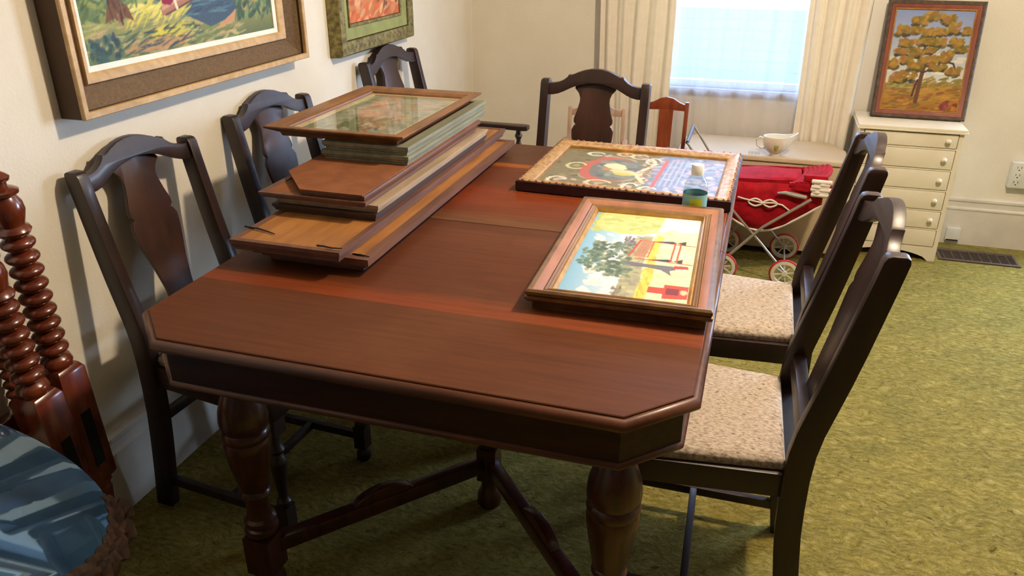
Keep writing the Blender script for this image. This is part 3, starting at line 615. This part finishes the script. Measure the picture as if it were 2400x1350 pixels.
for (u, v, a, b_, c_) in [(.14, .52, .055, .085, (196, 190, 150)), (.10, .13, .05, .08, (214, 208, 186)), (.20, .88, .05, .05, (206, 206, 190)), (.38, .93, .05, .05, (214, 178, 140)), (.47, .90, .05, .06, (206, 190, 160)), (.34, .14, .07, .07, (206, 196, 164)), (.52, .12, .04, .09, (226, 220, 200)), (.62, .10, .045, .06, (222, 214, 196)), (.57, .80, .04, .09, (214, 208, 200)), (.84, .35, .05, .08, (170, 180, 206)), (.90, .7, .05, .06, (150, 170, 206))]:
    n = 26; pts = [(u+a*math.cos(2*PI*i/n+.4)*(1+.15*math.sin(3*i)), v+b_*math.sin(2*PI*i/n+.4)) for i in range(n-4)]
    A.line(pts, .008, c_, .9); A.blob(u, v, a*.4, b_*.4, tuple(x*.8 for x in c_), al=.8)
gar = [(.55+.035*math.sin(i*.8), .86-.07*i) for i in range(10)]
A.line(gar, .014, (206, 200, 176), .8); A.strokes((.52, .60, .2, .85), 40, [(222, 216, 200), (190, 170, 140), (196, 150, 130)], .012, .02, 0, 1.5)
A.poly([(.625, .15), (.645, .15), (.66, .86), (.635, .86)], (206, 104, 110))
for u in (.67, .70, .73, .76): A.line([(u, .2), (u+.01, .9)], .006, (170, 178, 204), .4)
for i in range(40): A.blob(random.uniform(.02, .98), random.choice([random.uniform(.02, .2), random.uniform(.8, .98)]), .02, .02, random.choice([(216, 196, 190), (206, 160, 160), (196, 196, 206)]), random.random()*3, .6)
A.strokes((.78, .98, .1, .95), 50, [(206, 190, 214), (176, 190, 220), (214, 170, 190), (150, 176, 214)], .02, .03, 0, 1.5, .7)
A.mesh('print', P5w-.084, P5h-.084, p5, .4, .042, .042, .016)
MB().ring(P5w-.080, P5h-.080, [(0, .004), (0, .026), (.004, .024), (.004, .004)], .040, .040).obj('gilt_lip', gold_m, p5)
MB().box(.01, P5w-.01, .01, P5h-.01, .001, .008).obj('backing_board', kraft_m, p5)

# ------------------------------------------------------------------ stack of pictures on the table
def facedown(name, label, x0, x1, y0, y1, z0, z1, molding, back, rim=.03, step=.012, rec=.002, poly=None, rot=0):
    w, h, t_ = x1-x0, y1-y0, z1-z0
    o = thing(name, label, 'picture frame', (x0, y0, z0), (0, 0, rot), 'picture frames stacked on the table')
    pr = [(step*1.6, 0), (step*1.6, t_*.25), (step*.8, t_*.35), (step*.8, t_*.5), (0, t_*.6), (0, t_), (rim, t_), (rim+.01, 0)]
    MB().ring(w, h, pr).obj('frame_molding', molding, o, smooth=20)
    MB().box(rim-.001, w-rim+.001, rim-.001, h-rim+.001, t_*.4, t_-rec).obj('backing_board', back, o)
    return o
s1 = facedown('framed_picture', 'face-down picture in a worn wooden frame, bottom of the stack on the table', -1.030, -.748, 1.388, 2.455, TZ, .798, purple_wood, ply_m, rim=.022, step=.016)
s2 = facedown('framed_picture', 'face-down picture with golden board back and bent nails, second from the stack\'s bottom', -1.064, -.796, 1.355, 2.505, .798, .822, purple_wood, ply_m, rim=.014, step=.004)
nails = [((-.01, .075, .026), (.03, .07, .0265), (.06, .062, .0255), (.08, .055, .025)), ((.205, .02, .026), (.222, .018, .027), (.245, .012, .028), (.27, .012, .030)), ((.285, .03, .002), (.30, .02, .004), (.325, .018, .003), (.34, .022, .004))]
for pth in nails[:2]: MB().tube(pth, [.0022, .0022, .0018, .001], 6).obj('bent_nail', black_m, s2)
MB().tube([(.235, .022, .0385), (.255, .018, .0405), (.278, .016, .040)], [.002, .002, .001], 6).obj('bent_nail', black_m, s1)
facedown('framed_picture', 'dark brown frame third from the bottom of the stack, under the pale-edged one', -1.080, -.806, 1.552, 2.34, .822, .839, darkbrown, kraft_m, step=.003)
facedown('framed_picture', 'pale beige-edged frame in the middle of the stack, under the brown boards', -1.074, -.803, 1.560, 2.345, .839, .857, beige_wood, kraft_m, rim=.05, step=.003)
facedown('framed_picture', 'reddish framed picture with a pointed left corner, under the clipped-corner board in the stack', -1.104, -.822, 1.537, 2.30, .857, .870, purple_wood, kraft_m, rim=.015, step=.004)
kb = thing('framed_picture', 'face-down picture with brown board back and one clipped corner, mid stack', 'picture frame', (-1.100, 1.545, .870), (0, 0, 0), 'picture frames stacked on the table')
MB().prism([(.105, 0), (.266, 0), (.266, .80), (0, .80), (0, .125)], .011, .0145).obj('backing_board', kraft_m, kb)
MB().prism([(.108, .003), (.270, .003), (.270, .81), (.003, .81), (.003, .125)], 0, .011).obj('frame_molding', purple_wood, kb, bev=.002)
facedown('framed_picture', 'grey-green framed picture, lower of the grey-green pair near the top of the stack', -1.078, -.829, 1.795, 2.405, .8848, .908, greygreen, kraft_m, step=.004)
facedown('framed_picture', 'grey-green framed picture directly under the topmost glazed print', -1.076, -.831, 1.800, 2.41, .908, .931, greygreen, kraft_m, step=.004)
P6w, P6h = .402, .600
p6 = thing('framed_picture', 'glazed print in an oak frame with cream mat, face up on top of the stack', 'picture frame', (-1.238, 1.785, .931), (0, 0, 0), 'picture frames stacked on the table')
MB().ring(P6w, P6h, [(.034, 0), (.030, .010), (.006, .022), (0, .026), (.0, .0295), (.003, .031), (.032, .027), (.036, .024), (.044, .022), (.046, .018), (.046, 0)]).obj('frame_molding', brown_frame, p6, smooth=25)
MB().ring(P6w-.090, P6h-.090, [(0, .008), (0, .016), (.014, .0155), (.014, .008)], .045, .045).obj('mat_board', plain('cream_mat', S(214, 190, 150), .7), p6, smooth=20)
A = Art(150, 230, (150, 154, 132))
A.strokes((0, 1, 0, 1), 420, [(156, 158, 130), (166, 168, 146), (140, 146, 120), (172, 170, 152), (132, 138, 112)], .07, .04, .8, .7)
A.strokes((.1, .9, .45, .95), 120, [(196, 160, 124), (176, 174, 160), (158, 168, 166), (200, 168, 134)], .08, .02, .4, .3)
A.strokes((.3, .7, .1, .4), 60, [(84, 96, 66), (100, 106, 70)], .03, .05, .2, .6)
A.mesh('print', P6w-.116, P6h-.116, p6, .5, .058, .058, .010)
MB().box(.046, P6w-.046, .046, P6h-.046, .017, .0185).obj('glass', glass_m, p6)

# ------------------------------------------------------------------ water bottle
bt = thing('water_bottle', 'small clear water bottle with white cap and teal label, between two framed pictures', 'bottle', (-.122, 1.982, TZ))
MB().lathe([(.001, 0), (.026, 0), (.030, .004), (.0305, .02), (.0305, .075), (.029, .088), (.022, .102), (.0145, .112), (.0135, .120), (.001, .120)], seg=28).obj('bottle_body', bottle_m, bt, smooth=60)
MB().lathe([(.001, .003), (.027, .003), (.0293, .01), (.0293, .055), (.001, .055)], seg=24).obj('water', glassy('water', S(236, 242, 242), rough=.0), bt, smooth=60)
MB().lathe([(.0150, .113), (.0155, .118), (.0155, .136), (.014, .139), (.001, .139), (.001, .135), (.0135, .134), (.0135, .113)], seg=24).obj('cap', plain('white_plastic_cap', S(252, 252, 250), .4, bmp=.02), bt, smooth=50)
def lab(z0, z1, a0, a1, r):
    n = 24; vs = [(r*math.cos(a0+(a1-a0)*i/n), r*math.sin(a0+(a1-a0)*i/n), z) for z in (z0, z1) for i in range(n+1)]
    return MB().add(vs, [(i, i+1, n+2+i, n+1+i) for i in range(n)])
lab(.018, .066, 0, 2*PI, .0310).obj('label', plain('teal_label', S(156, 206, 212), .4, c2=S(130, 190, 200), bmp=.02), bt)
lab(.016, .030, 0, 2*PI, .0313).obj('label_band', plain('dark_green_label', S(30, 110, 104), .4, bmp=.02), bt)
lab(.030, .058, -PI*.62, -PI*.28, .0314).obj('label_patch', plain('yellow_green_label', S(196, 206, 40), .4, bmp=.02), bt)

# ------------------------------------------------------------------ white chest of drawers
ch = thing('chest_of_drawers', 'narrow white chest of six drawers by the back wall, oak painting on it', 'chest of drawers', (0, 0, 0))
cx0, cx1, cy0, cy1 = .462, .888, 3.866, 4.140
bd = MB().box(cx0, cx0+.018, cy0, cy1, 0, .606).box(cx1-.018, cx1, cy0, cy1, 0, .606).box(cx0+.018, cx1-.018, cy1-.012, cy1, .04, .606).box(cx0+.018, cx1-.018, cy0+.03, cy1-.012, .05, .06)
DZ = [.606, .534, .438, .342, .247, .156, .068]
for z in DZ[1:]: bd.box(cx0+.018, cx1-.018, cy0+.001, cy0+.04, z-.004, z+.004)
ap = [(cx0+.018, .064), (cx1-.018, .064), (cx1-.018, 0.0), (cx1-.03, 0.0)]+[(cx1-.03-(cx1-cx0-.06)*i/16, .0+.045*math.sin(PI*i/16)**.55) for i in range(1, 16)]+[(cx0+.03, 0), (cx0+.018, 0)]
bd.prism(ap, cy0, cy0+.016, 'y')
bd.obj('body', white_paint, ch, smooth=20)
MB().box(cx0-.014, cx1+.014, cy0-.016, cy1+.004, .606, .614).box(cx0-.010, cx1+.010, cy0-.012, cy1+.004, .614, .6255).obj('chest_top', white_paint, ch, bev=.003)
knob_p = [(.001, 0), (.006, 0), (.005, .006), (.009, .010), (.012, .016), (.010, .022), (.001, .025)]
for i in range(6):
    z1, z0 = DZ[i]-.006, DZ[i+1]+.006
    dr = MB().box(cx0+.021, cx1-.021, cy0-.004, cy0+.014, z0, z1).obj('drawer', white_paint, ch, bev=.0025)
    if i < 5:
        for x in (cx0+.062, cx1-.062):
            MB().lathe(knob_p, (x, cy0-.004, (z0+z1)/2+.004), 16, Matrix.Rotation(PI/2, 3, 'X')).obj('knob', white_paint, dr, smooth=60)
# ------------------------------------------------------------------ cream toy chest behind the doll pram
oc = thing('toy_chest', 'low cream chest with clipped back corners under the window, a white gravy boat on it', 'chest')
cream = plain('cream_vinyl', S(198, 178, 150), .5, c2=S(188, 168, 138), sc=5, bmp=.1)
bx0, bx1, by0, by1 = -.33, .425, 3.735, 4.082
def ot(i, z): return [(bx0+i, by0+i, z), (bx1-i, by0+i, z), (bx1-i, 3.94, z), (bx1-.065, by1-i, z), (bx0+.06, by1-i, z), (bx0+i, 3.99, z)]
MB().loft([ot(.004, .030), ot(.004, .448), ]).obj('body', cream, oc, bev=.004)
MB().loft([ot(0, .450), ot(-.004, .454), ot(-.004, .468), ot(.0, .474)]).obj('lid', cream, oc)
for x in (bx0+.03, bx1-.06): 
    for y in (by0+.02, by1-.07): MB().box(x, x+.03, y, y+.03, 0, .03).obj('foot', darkbrown, oc)
# small printed grid panel on the lid's left
gp = MB()
for k in range(4): gp.box(-.010+k*.016, -.009+k*.016, 3.752, 3.802, .4741, .4745)
for k in range(4): gp.box(-.010, .039, 3.752+k*.0165, 3.753+k*.0165, .4741, .4745)
gp.obj('printed_grid', darkbrown, oc)
# ------------------------------------------------------------------ gravy boat
gb = thing('gravy_boat', 'small white china gravy boat with a green sprig, on the cream chest', 'gravy boat', (.106, 3.770, .474), (0, 0, math.radians(8))); gb.scale = (1.16, 1.16, 1.2)
china = plain('white_china', S(238, 232, 214), .18, bmp=.02)
rings = []
for r, z in [(.018, 0), (.020, .003), (.018, .006), (.037, .020), (.048, .038), (.052, .058), (.0515, .074)]:
    ring = []
    for i in range(32):
        a = 2*PI*i/32; sp = max(0, math.cos(a))**6*(z/.074)**1.5
        ring.append((r*math.cos(a)*(1+.55*sp), r*.82*math.sin(a), z+.016*sp))
    rings.append(ring)
inner = [[(x*.93, y*.92, z-.001) for x, y, z in rings[k]] for k in (6, 4, 3)]; inner[2] = [(x*.8, y*.8, z+.004) for x, y, z in inner[2]]
MB().loft(rings+inner).obj('bowl', china, gb, smooth=60)
MB().tube([(-.046, 0, .062), (-.064, 0, .070), (-.078, 0, .058), (-.072, 0, .036), (-.054, 0, .026), (-.040, 0, .028)], .0035, 8).obj('handle', china, gb, smooth=60)
lf = MB()
for a in (-.5, 0, .5): lf.add([(-.004+.002*a, -.0415, .032), (.006*a-.008, -.0428, .040), (.016*a-.004, -.0438, .050), (.006*a+.001, -.0428, .040)], [(0, 1, 2, 3)])
lf.obj('green_sprig', plain('green_glaze', S(150, 180, 70), .3), gb)

# ------------------------------------------------------------------ doll pram
dp = thing('doll_pram', 'red doll pram with crossed grey tube frame and white wheels, before the cream chest', 'doll pram')
py0, py1 = 3.385, 3.655
def hull(u, rim):
    # u 0..1 along the length
    x = -.15+.475*u; d = .225*(math.sin(PI*min(max(u*.93+.05, 0), 1))**.45); return x, d
rings = []
NU = 18
for i in range(NU+1):
    u = i/NU; x, d = hull(u, 0); zt = .452+.02*u; ww = .5*(py1-py0-.05)*(.75+.25*math.sin(PI*u)**.4); ym = (py0+py1)/2
    ring = []
    for k in range(13):
        a = PI*k/12; yy = ym-ww*math.cos(a)*(1 if k in (0, 12) else .98); zz = zt-d*(math.sin(a)**.75)
        ring.append((x+.006*math.sin(7*u+k), yy, zz))
    for k in range(12, -1, -1):
        a = PI*k/12; ring.append((x, ym-(ww-.008)*math.cos(a), zt-.03-(d-.035)*(math.sin(a)**.75) if 0 < k < 12 else zt))
    rings.append(ring)
MB().loft(rings).obj('body', red_cloth, dp, smooth=70)
# apron cover over the top
vs = []; fs = []
for i in range(15):
    for k in range(9):
        u = i/14; q = k/8
        vs.append((-.15+.37*u, py0+.03+(py1-py0-.06)*q, .445+.02*u+.014*math.sin(PI*q)+.004*math.sin(9*u+3*q)))
for i in range(14):
    for k in range(8): fs.append((i*9+k, i*9+k+1, (i+1)*9+k+1, (i+1)*9+k))
o = MB().add(vs, fs).obj('cover', red_cloth, dp, smooth=80); o.modifiers.new('t', 'SOLIDIFY').thickness = .004
# skirt along the near side with white piping
sk = MB(); tr_ = []; vs = []; fs = []; NS = 40
def skb(u): return .445-.20*math.sin(PI*(.12+.80*u))**.7+.01*math.sin(u*9)
for i in range(NS+1):
    u = i/NS; x = -.155+.465*u; zt = .44+.02*u; zb = skb(u)
    for k in range(6):
        f = k/5; vs.append((x, py0+.012-.006*math.sin(20*u)-.012*math.sin(PI*f)+.004*f, zt*(1-f)+zb*f))
    tr_.append((x, py0+.010, zb))
for i in range(NS):
    for k in range(5): fs.append((i*6+k, i*6+k+1, (i+1)*6+k+1, (i+1)*6+k))
o = sk.add(vs, fs).obj('skirt', red_cloth, dp, smooth=80); o.modifiers.new('t', 'SOLIDIFY').thickness = .003
MB().tube(tr_, .005, 8).obj('white_piping', white_cloth, dp, smooth=60)
# folded hood at the right end
hd = MB()
for j in range(6):
    a = .1+j*.12; x0 = .19+.012*j
    pts = [(x0+.035*math.sin(a)+.05*k/6+.03*math.sin(a)*k/6, py0+.0+.27*k/6, .452+.003*j+.008*math.sin(PI*k/6)) for k in range(7)]
    hd.tube([(p[0]-.01+.03*math.sin(PI*i/6), p[1], p[2]+.001*j) for i, p in enumerate(pts)], [.012, .014, .016, .016, .016, .014, .012], 8)
hd.obj('folded_hood', red_cloth, dp, smooth=60)
v5 = []
fh = MB()
for z0, z1, xa, xb in ((.445, .462, .17, .345), (.430, .446, .18, .36), (.476, .500, .225, .318)):
    fh.loft([[(xa, py0-.002, z0), (xa, py0-.002, z1), (xa, py0+.02, z1), (xa, py0+.02, z0)], [(xb, py0-.012, z0-.004), (xb, py0-.012, z1+.004), (xb, py0+.02, z1), (xb, py0+.02, z0)]])
fh.obj('hood_pleats', red_cloth, dp, bev=.004)
lc = MB()
for k in range(6):
    z = .424+.011*k; lc.tube([(.262+.006*math.sin(k*2), py0-.012, z), (.290+.006*math.cos(k*3), py0-.022, z+.003), (.328+.006*math.sin(k*4), py0-.014, z)], .010, 8)
lc.obj('lace_trim', white_cloth, dp, smooth=60)
for xs in (0, 1):
    pts = []
    cxk = .045+.060*xs; 
    for i in range(21):
        a = 2*PI*i/20; pts.append((cxk+.022*math.cos(a)*(1+.3*math.cos(2*a)), py0-.011, .368+.016*math.sin(a)))
    MB().tube(pts, .004, 6).obj('bow_ribbon', white_cloth, dp)
MB().tube([(-.03, py0-.010, .385), (.0, py0-.011, .378), (.03, py0-.011, .374), (.075, py0-.013, .368), (.12, py0-.011, .372), (.155, py0-.011, .366), (.185, py0-.010, .345)], .0035, 6).obj('bow_ribbon', white_cloth, dp)
MB().tube([(.128, py0-.014, .418), (.16, py0-.017, .422), (.20, py0-.018, .416), (.245, py0-.016, .410)], [.004, .008, .010, .008], 8).obj('hood_hinge', grey_metal, dp)
for y in (py0-.022, py1+.015):
    fr = MB().tube([(-.062, y, .10), (-.03, y, .125), (.09, y, .265), (.265, y, .405)], .0065, 8)
    fr.obj('frame_tube', grey_metal, dp)
    MB().tube([(.205, y, .066), (.09, y, .19), (-.035, y, .318), (-.10, y, .39), (-.165, y, .47), (-.235, y, .570), (-.262, y, .605)], .0052, 8).obj('frame_tube', grey_metal, dp)
MB().tube([(-.262, py0-.022, .605), (-.265, py1+.015, .605)], .008, 10).obj('push_handle', plain('dark_grip', S(60, 56, 60), .5), dp)
tyre = plain('red_rubber_tyre', S(186, 40, 44), .6); rimm = plain('white_wheel', S(226, 220, 206), .4)
for x in (-.060, .205):
    MB().tube([(x, py0-.034, .066), (x, py1+.028, .066)], .004, 8).obj('axle', grey_metal, dp)
    for y in (py0-.034, py1+.028):
        wh = bpy.data.objects.new('wheel', None); C.objects.link(wh); wh.parent = dp; wh.location = (x, y, .066)
        MB().tube([(.0595*math.cos(2*PI*i/32), 0, .0595*math.sin(2*PI*i/32)) for i in range(32)], .0065, 8, closed=True).obj('tyre', tyre, wh, smooth=60)
        rg = MB()
        rings = [[(r_*math.cos(2*PI*i/32), yy, r_*math.sin(2*PI*i/32)) for i in range(32)] for r_, yy in [(.058, -.007), (.044, -.008), (.044, .008), (.058, .007)]]
        rg.loft(rings, closed=True).obj('rim', rimm, wh, smooth=40)
        sp_ = MB()
        for k in range(8):
            a = PI*k/4+.2; sp_.bar((.008*math.cos(a), 0, .008*math.sin(a)), (.046*math.cos(a), 0, .046*math.sin(a)), .004, .005)
        sp_.lathe([(.001, -.008), (.011, -.008), (.011, .008), (.001, .008)], (0, 0, 0), 14, Matrix.Rotation(PI/2, 3, 'X')).obj('spokes', rimm, wh)

# ------------------------------------------------------------------ children's chairs by the curtain
def small_chair(name, label, loc, rz, w, hs, ht, m, ms, arms=False, group=None):
    t = thing(name, label, 'chair', loc, (0, 0, rz), group)
    hw = w/2
    for s in (-1, 1):
        MB().loft([[(x-.010, s*hw, z), (x+.010, s*hw, z), (x+.010, s*(hw-.018), z), (x-.010, s*(hw-.018), z)] for x, z in ((-.03, 0), (0, hs), (-.02, (hs+ht)/2), (-.045, ht))]).obj('leg', m, t, bev=.003)
        MB().lathe([(.001, 0), (.009, 0), (.013, .1), (.011, hs-.02), (.001, hs-.02)], (.22, s*(hw-.01), 0), 10).obj('leg', m, t)
    MB().box(-.01, .245, -hw, hw, hs-.02, hs).obj('seat', m, t, bev=.004)
    cr_ = [(-hw+.016, ht-.04), (-hw+.016, ht-.012), (-hw*.6, ht-.004), (-hw*.3, ht+.014), (0, ht+.020), (hw*.3, ht+.014), (hw*.6, ht-.004), (hw-.016, ht-.012), (hw-.016, ht-.04), (0, ht-.036)]
    MB().prism(cr_, -.052, -.036, 'x').obj('crest_rail', m, t, bev=.002)
    MB().prism([(-.030, hs), (.030, hs), (.032, ht-.03), (-.032, ht-.03)], -.010, -.002, 'x', fn=lambda x, y, z: (x-.038*(z-hs)/(ht-hs), y, z)).obj('splat', ms, t)
    if arms:
        for s in (-1, 1):
            MB().bar((-.03, s*(hw+.004), hs+.15), (.20, s*(hw+.012), hs+.13), .026, .014).obj('arm', m, t, bev=.003)
            MB().bar((.17, s*(hw+.010), hs-.01), (.18, s*(hw+.010), hs+.13), .016, .016).obj('arm_support', m, t, bev=.002)
    return t
small_chair('child_chair', 'small reddish cherry child chair in front of the sheer curtain', (-.392, 3.62, 0), -PI/2, .20, .38, .712, cherry, cherry)
small_chair('child_armchair', 'small faded pinkish child armchair with an orange splat, behind the far dining chair', (-.712, 3.64, 0), -PI/2+.12, .27, .36, .66, faded, cherry, True)

# ------------------------------------------------------------------ wall outlet tap, jack, floor register
ot_ = thing('outlet_adapter', 'white six-way outlet adapter on the back wall, right edge of the picture', 'outlet', (1.19, YB, .375))
wp = plain('white_plastic', S(224, 222, 214), .4, bmp=.02)
MB().box(-.012, .10, -.045, -.001, -.062, .060).obj('housing', wp, ot_, bev=.006)
for zz in (-.035, .0, .035):
    for xx in (.018, .068):
        hl = MB(); hl.box(xx-.009, xx-.007, -.0458, -.044, zz-.002, zz+.008); hl.box(xx+.007, xx+.009, -.0458, -.044, zz-.002, zz+.008); hl.box(xx-.0025, xx+.0025, -.0458, -.044, zz-.012, zz-.007); hl.obj('socket', black_m, ot_)
jk = thing('phone_jack', 'small square white jack on the baseboard behind the chest of drawers', 'phone jack', (.972, YB-.016, .022))
MB().box(0, .062, -.020, 0, 0, .064).obj('housing', wp, jk, bev=.003)
MB().box(.004, .058, -.0205, -.0195, -.0, .006).obj('socket_slot', black_m, jk)
vt = thing('floor_register', 'brown metal floor register in the carpet beside the chest of drawers', 'floor vent', (.915, 3.90, 0))
bm_ = plain('brown_metal', S(92, 78, 68), .5, .4)
MB().ring(.345, .155, [(0, 0), (0, .006), (.012, .008), (.016, 0)]).obj('frame', bm_, vt)
MB().box(.014, .331, .014, .141, 0, .002).obj('duct_plate', black_m, vt)
lv = MB()
for k in range(8): lv.box(.014+.0395*k+.014, .014+.0395*k+.017, .014, .141, .002, .006)
for k in range(9): lv.box(.014, .331, .022+.013*k, .025+.013*k, .002, .0055)
lv.obj('louvers', bm_, vt)

# ------------------------------------------------------------------ spool-turned bed posts leaning by the left wall
def bedpost(name, label, n, loc, rot, group):
    t = thing(name, label, 'bed post', loc, rot, group)
    zb, zt = .215, .540
    s_ = .037
    MB().lathe([(.001, 0), (.016, 0), (.020, .02), (.017, .05), (.026, .12), (.034, .18), (.030, .195), (.038, .205), (.038, zb)], seg=24).obj('foot', shiny_red, t)
    blk = MB(); e = s_; 
    blk.loft([[(-e*q, -e*q, z), (e*q, -e*q, z), (e*q, e*q, z), (-e*q, e*q, z)] for z, q in ((zb-.004, .86), (zb+.006, 1), (zt-.015, 1), (zt, .78))])
    bo = blk.obj('block', shiny_red, t, bev=.004)
    MB().box(-.017, .017, -e-.0012, -e+.002, zb+.06, zt-.10).obj('mortise', black_m, bo)
    MB().box(e-.002, e+.0012, -.014, .014, zb+.05, zt-.12).obj('mortise', black_m, bo)
    z = zt; pr = [(.026, z-.004), (.030, z), (.034, z+.012), (.030, z+.024), (.019, z+.030)]; z += .032; p = .032
    for k in range(n):
        for a in range(9):
            q = PI*a/8; pr.append((.0175+.0165*math.sin(q)**.8, z+p*(a/8)*.96))
        z += p
    pr += [(.020, z), (.030, z+.004), (.034, z+.012), (.030, z+.020), (.024, z+.024), (.028, z+.036), (.033, z+.055), (.031, z+.072), (.025, z+.084), (.023, z+.088), (.031, z+.092), (.032, z+.099), (.024, z+.104), (.014, z+.108), (.014, z+.116), (.021, z+.120), (.023, z+.127), (.016, z+.134), (.007, z+.140), (.009, z+.147), (.001, z+.153)]
    MB().lathe(pr, seg=28).obj('spool_turning', shiny_red, t, smooth=50)
    return t
bedpost('bed_post', 'spool-turned red-brown bed post, taller one, leaning nearest the left chair', 9, (-1.440, 1.205, 0), (math.radians(2.9), math.radians(.3), math.radians(0)), 'spool-turned bed posts')
bedpost('bed_post', 'spool-turned red-brown bed post, shorter one in front of the taller one', 6, (-1.392, 1.112, -.0), (math.radians(4.2), math.radians(-.5), math.radians(0)), 'spool-turned bed posts')
hp = thing('headboard', 'spool-spindle headboard piece behind the round mirror at the left edge', 'headboard', (-1.475, 1.10, 0))
pr = [(.004, .47)]
z = .475
for k in range(12):
    for a in range(7): pr.append((.008+.010*math.sin(PI*a/6), z+.0235*a/6))
    z += .0245
MB().lathe(pr+[(.004, z)], (0, -.012, 0), 16).obj('spindle', shiny_red, hp, smooth=50)
MB().lathe(pr+[(.004, z)], (0, -.12, 0), 16).obj('spindle', shiny_red, hp, smooth=50)
MB().box(-.015, .015, -.50, .012, .42, .472).obj('rail', shiny_red, hp, bev=.004)
MB().box(-.015, .015, -.50, .012, z, z+.04).obj('rail', shiny_red, hp, bev=.004)
MB().box(-.015, .015, -.50, -.46, 0, z).obj('leg', shiny_red, hp, bev=.003)
MB().box(-.015, .015, -.03, .010, 0, .43).obj('leg', shiny_red, hp, bev=.003)

# ------------------------------------------------------------------ round mirror lying tilted on a stool, front left
nrm = Vector((.26, .469, .845)).normalized()
mc = Vector((-1.120, .563, .762)); MR = .343
mi = thing('round_mirror', 'round dusty mirror with painted blue sheen and a carved brown edge at the lower left', 'mirror', mc)
mi.rotation_euler = nrm.to_track_quat('Z', 'Y').to_euler()
mm, nt, b = base('dusty_mirror_painted_sheen')
b.inputs['Metallic'].default_value = 1; b.inputs['Roughness'].default_value = .03; b.inputs['Base Color'].default_value = S(112, 150, 186)  # blue window light painted into the mirror tint and the dust colour
df = nd(nt, 'ShaderNodeBsdfDiffuse'); df.inputs[0].default_value = S(60, 92, 124); mx = nd(nt, 'ShaderNodeMixShader')
fx = ramp(nt, noise(nt, coords(nt, (1, 1, 1)), 7, 5), [(.35, (.18, .18, .18, 1)), (.7, (.42, .42, .42, 1))]); nt.links.new(fx, mx.inputs[0])
nt.links.new(b.outputs[0], mx.inputs[1]); nt.links.new(df.outputs[0], mx.inputs[2]); nt.links.new(mx.outputs[0], nt.nodes['Material Output'].inputs[0])
MB().lathe([(.001, .0), (MR-.002, .0), (MR, .002), (MR-.003, .004), (MR-.022, .0062), (.001, .0062)], seg=96).obj('glass', mm, mi, smooth=20)
MB().lathe([(.001, -.014), (MR-.02, -.014), (MR-.02, -.0005), (.001, -.0005)], seg=64).obj('backing_board', darkbrown, mi)
inv = mi.rotation_euler.to_matrix().inverted()
dirv = inv @ Vector((1, .25, 0)); a0 = math.atan2(dirv.y, dirv.x)
rm = MB(); rings = []
NA = 170
for i in range(NA+1):
    a = a0-.95+1.75*i/NA; f_ = math.sin(PI*i/NA)**.35
    lobe = abs(math.sin(i*.23)); nick = .5+.5*math.sin(i*1.15)
    ro = MR+.004+(.014+.013*lobe+.003*nick)*f_; ri = MR-.006-.005*abs(math.sin(i*.30+.8)); mid_ = (ri+ro)/2
    rings.append([(r_*math.cos(a), r_*math.sin(a), z_) for r_, z_ in [(ri, -.03), (ri, .0065), (ri+.005, .009+.003*nick), (mid_-.003, .004), (mid_+.003, .010+.005*lobe*f_), (ro-.004, .002+.004*nick), (ro, -.012), (ro-.006, -.05), (ri+.01, -.05)]])
cm_ = wood('carved_brown_wood', S(26, 17, 11), S(62, 42, 28), .7, (60, 60, 60), coat=0, spec=.15, bmp=.6)
ce = rm.loft(rings).obj('carved_edge', cm_, mi, smooth=30)
for k in range(9):
    a = a0-.86+.195*k; r0 = MR+.020; lm = []
    for t_ in range(9):
        u = t_/8; wv = .011*math.sin(PI*u)**.8; aa = a-.075+.15*u; rr = r0+.006*math.sin(PI*u*1.4)
        lm.append([((rr-wv)*math.cos(aa), (rr-wv)*math.sin(aa), .004), (rr*math.cos(aa), rr*math.sin(aa), .010+.008*math.sin(PI*u)), ((rr+wv)*math.cos(aa), (rr+wv)*math.sin(aa), .002), (rr*math.cos(aa), rr*math.sin(aa), -.012)])
    MB().loft(lm).obj('carved_leaf', cm_, ce, smooth=30)
stl = thing('footstool', 'low dark wooden stool holding up the round mirror', 'stool', (-1.13, .68, 0))
MB().box(-.11, .11, -.13, .10, .550, .570).obj('seat', darkbrown, stl, bev=.004)
for sx in (-.10, .075):
    for sy in (-.12, .07): MB().box(sx, sx+.025, sy, sy+.025, 0, .55).obj('leg', darkbrown, stl)
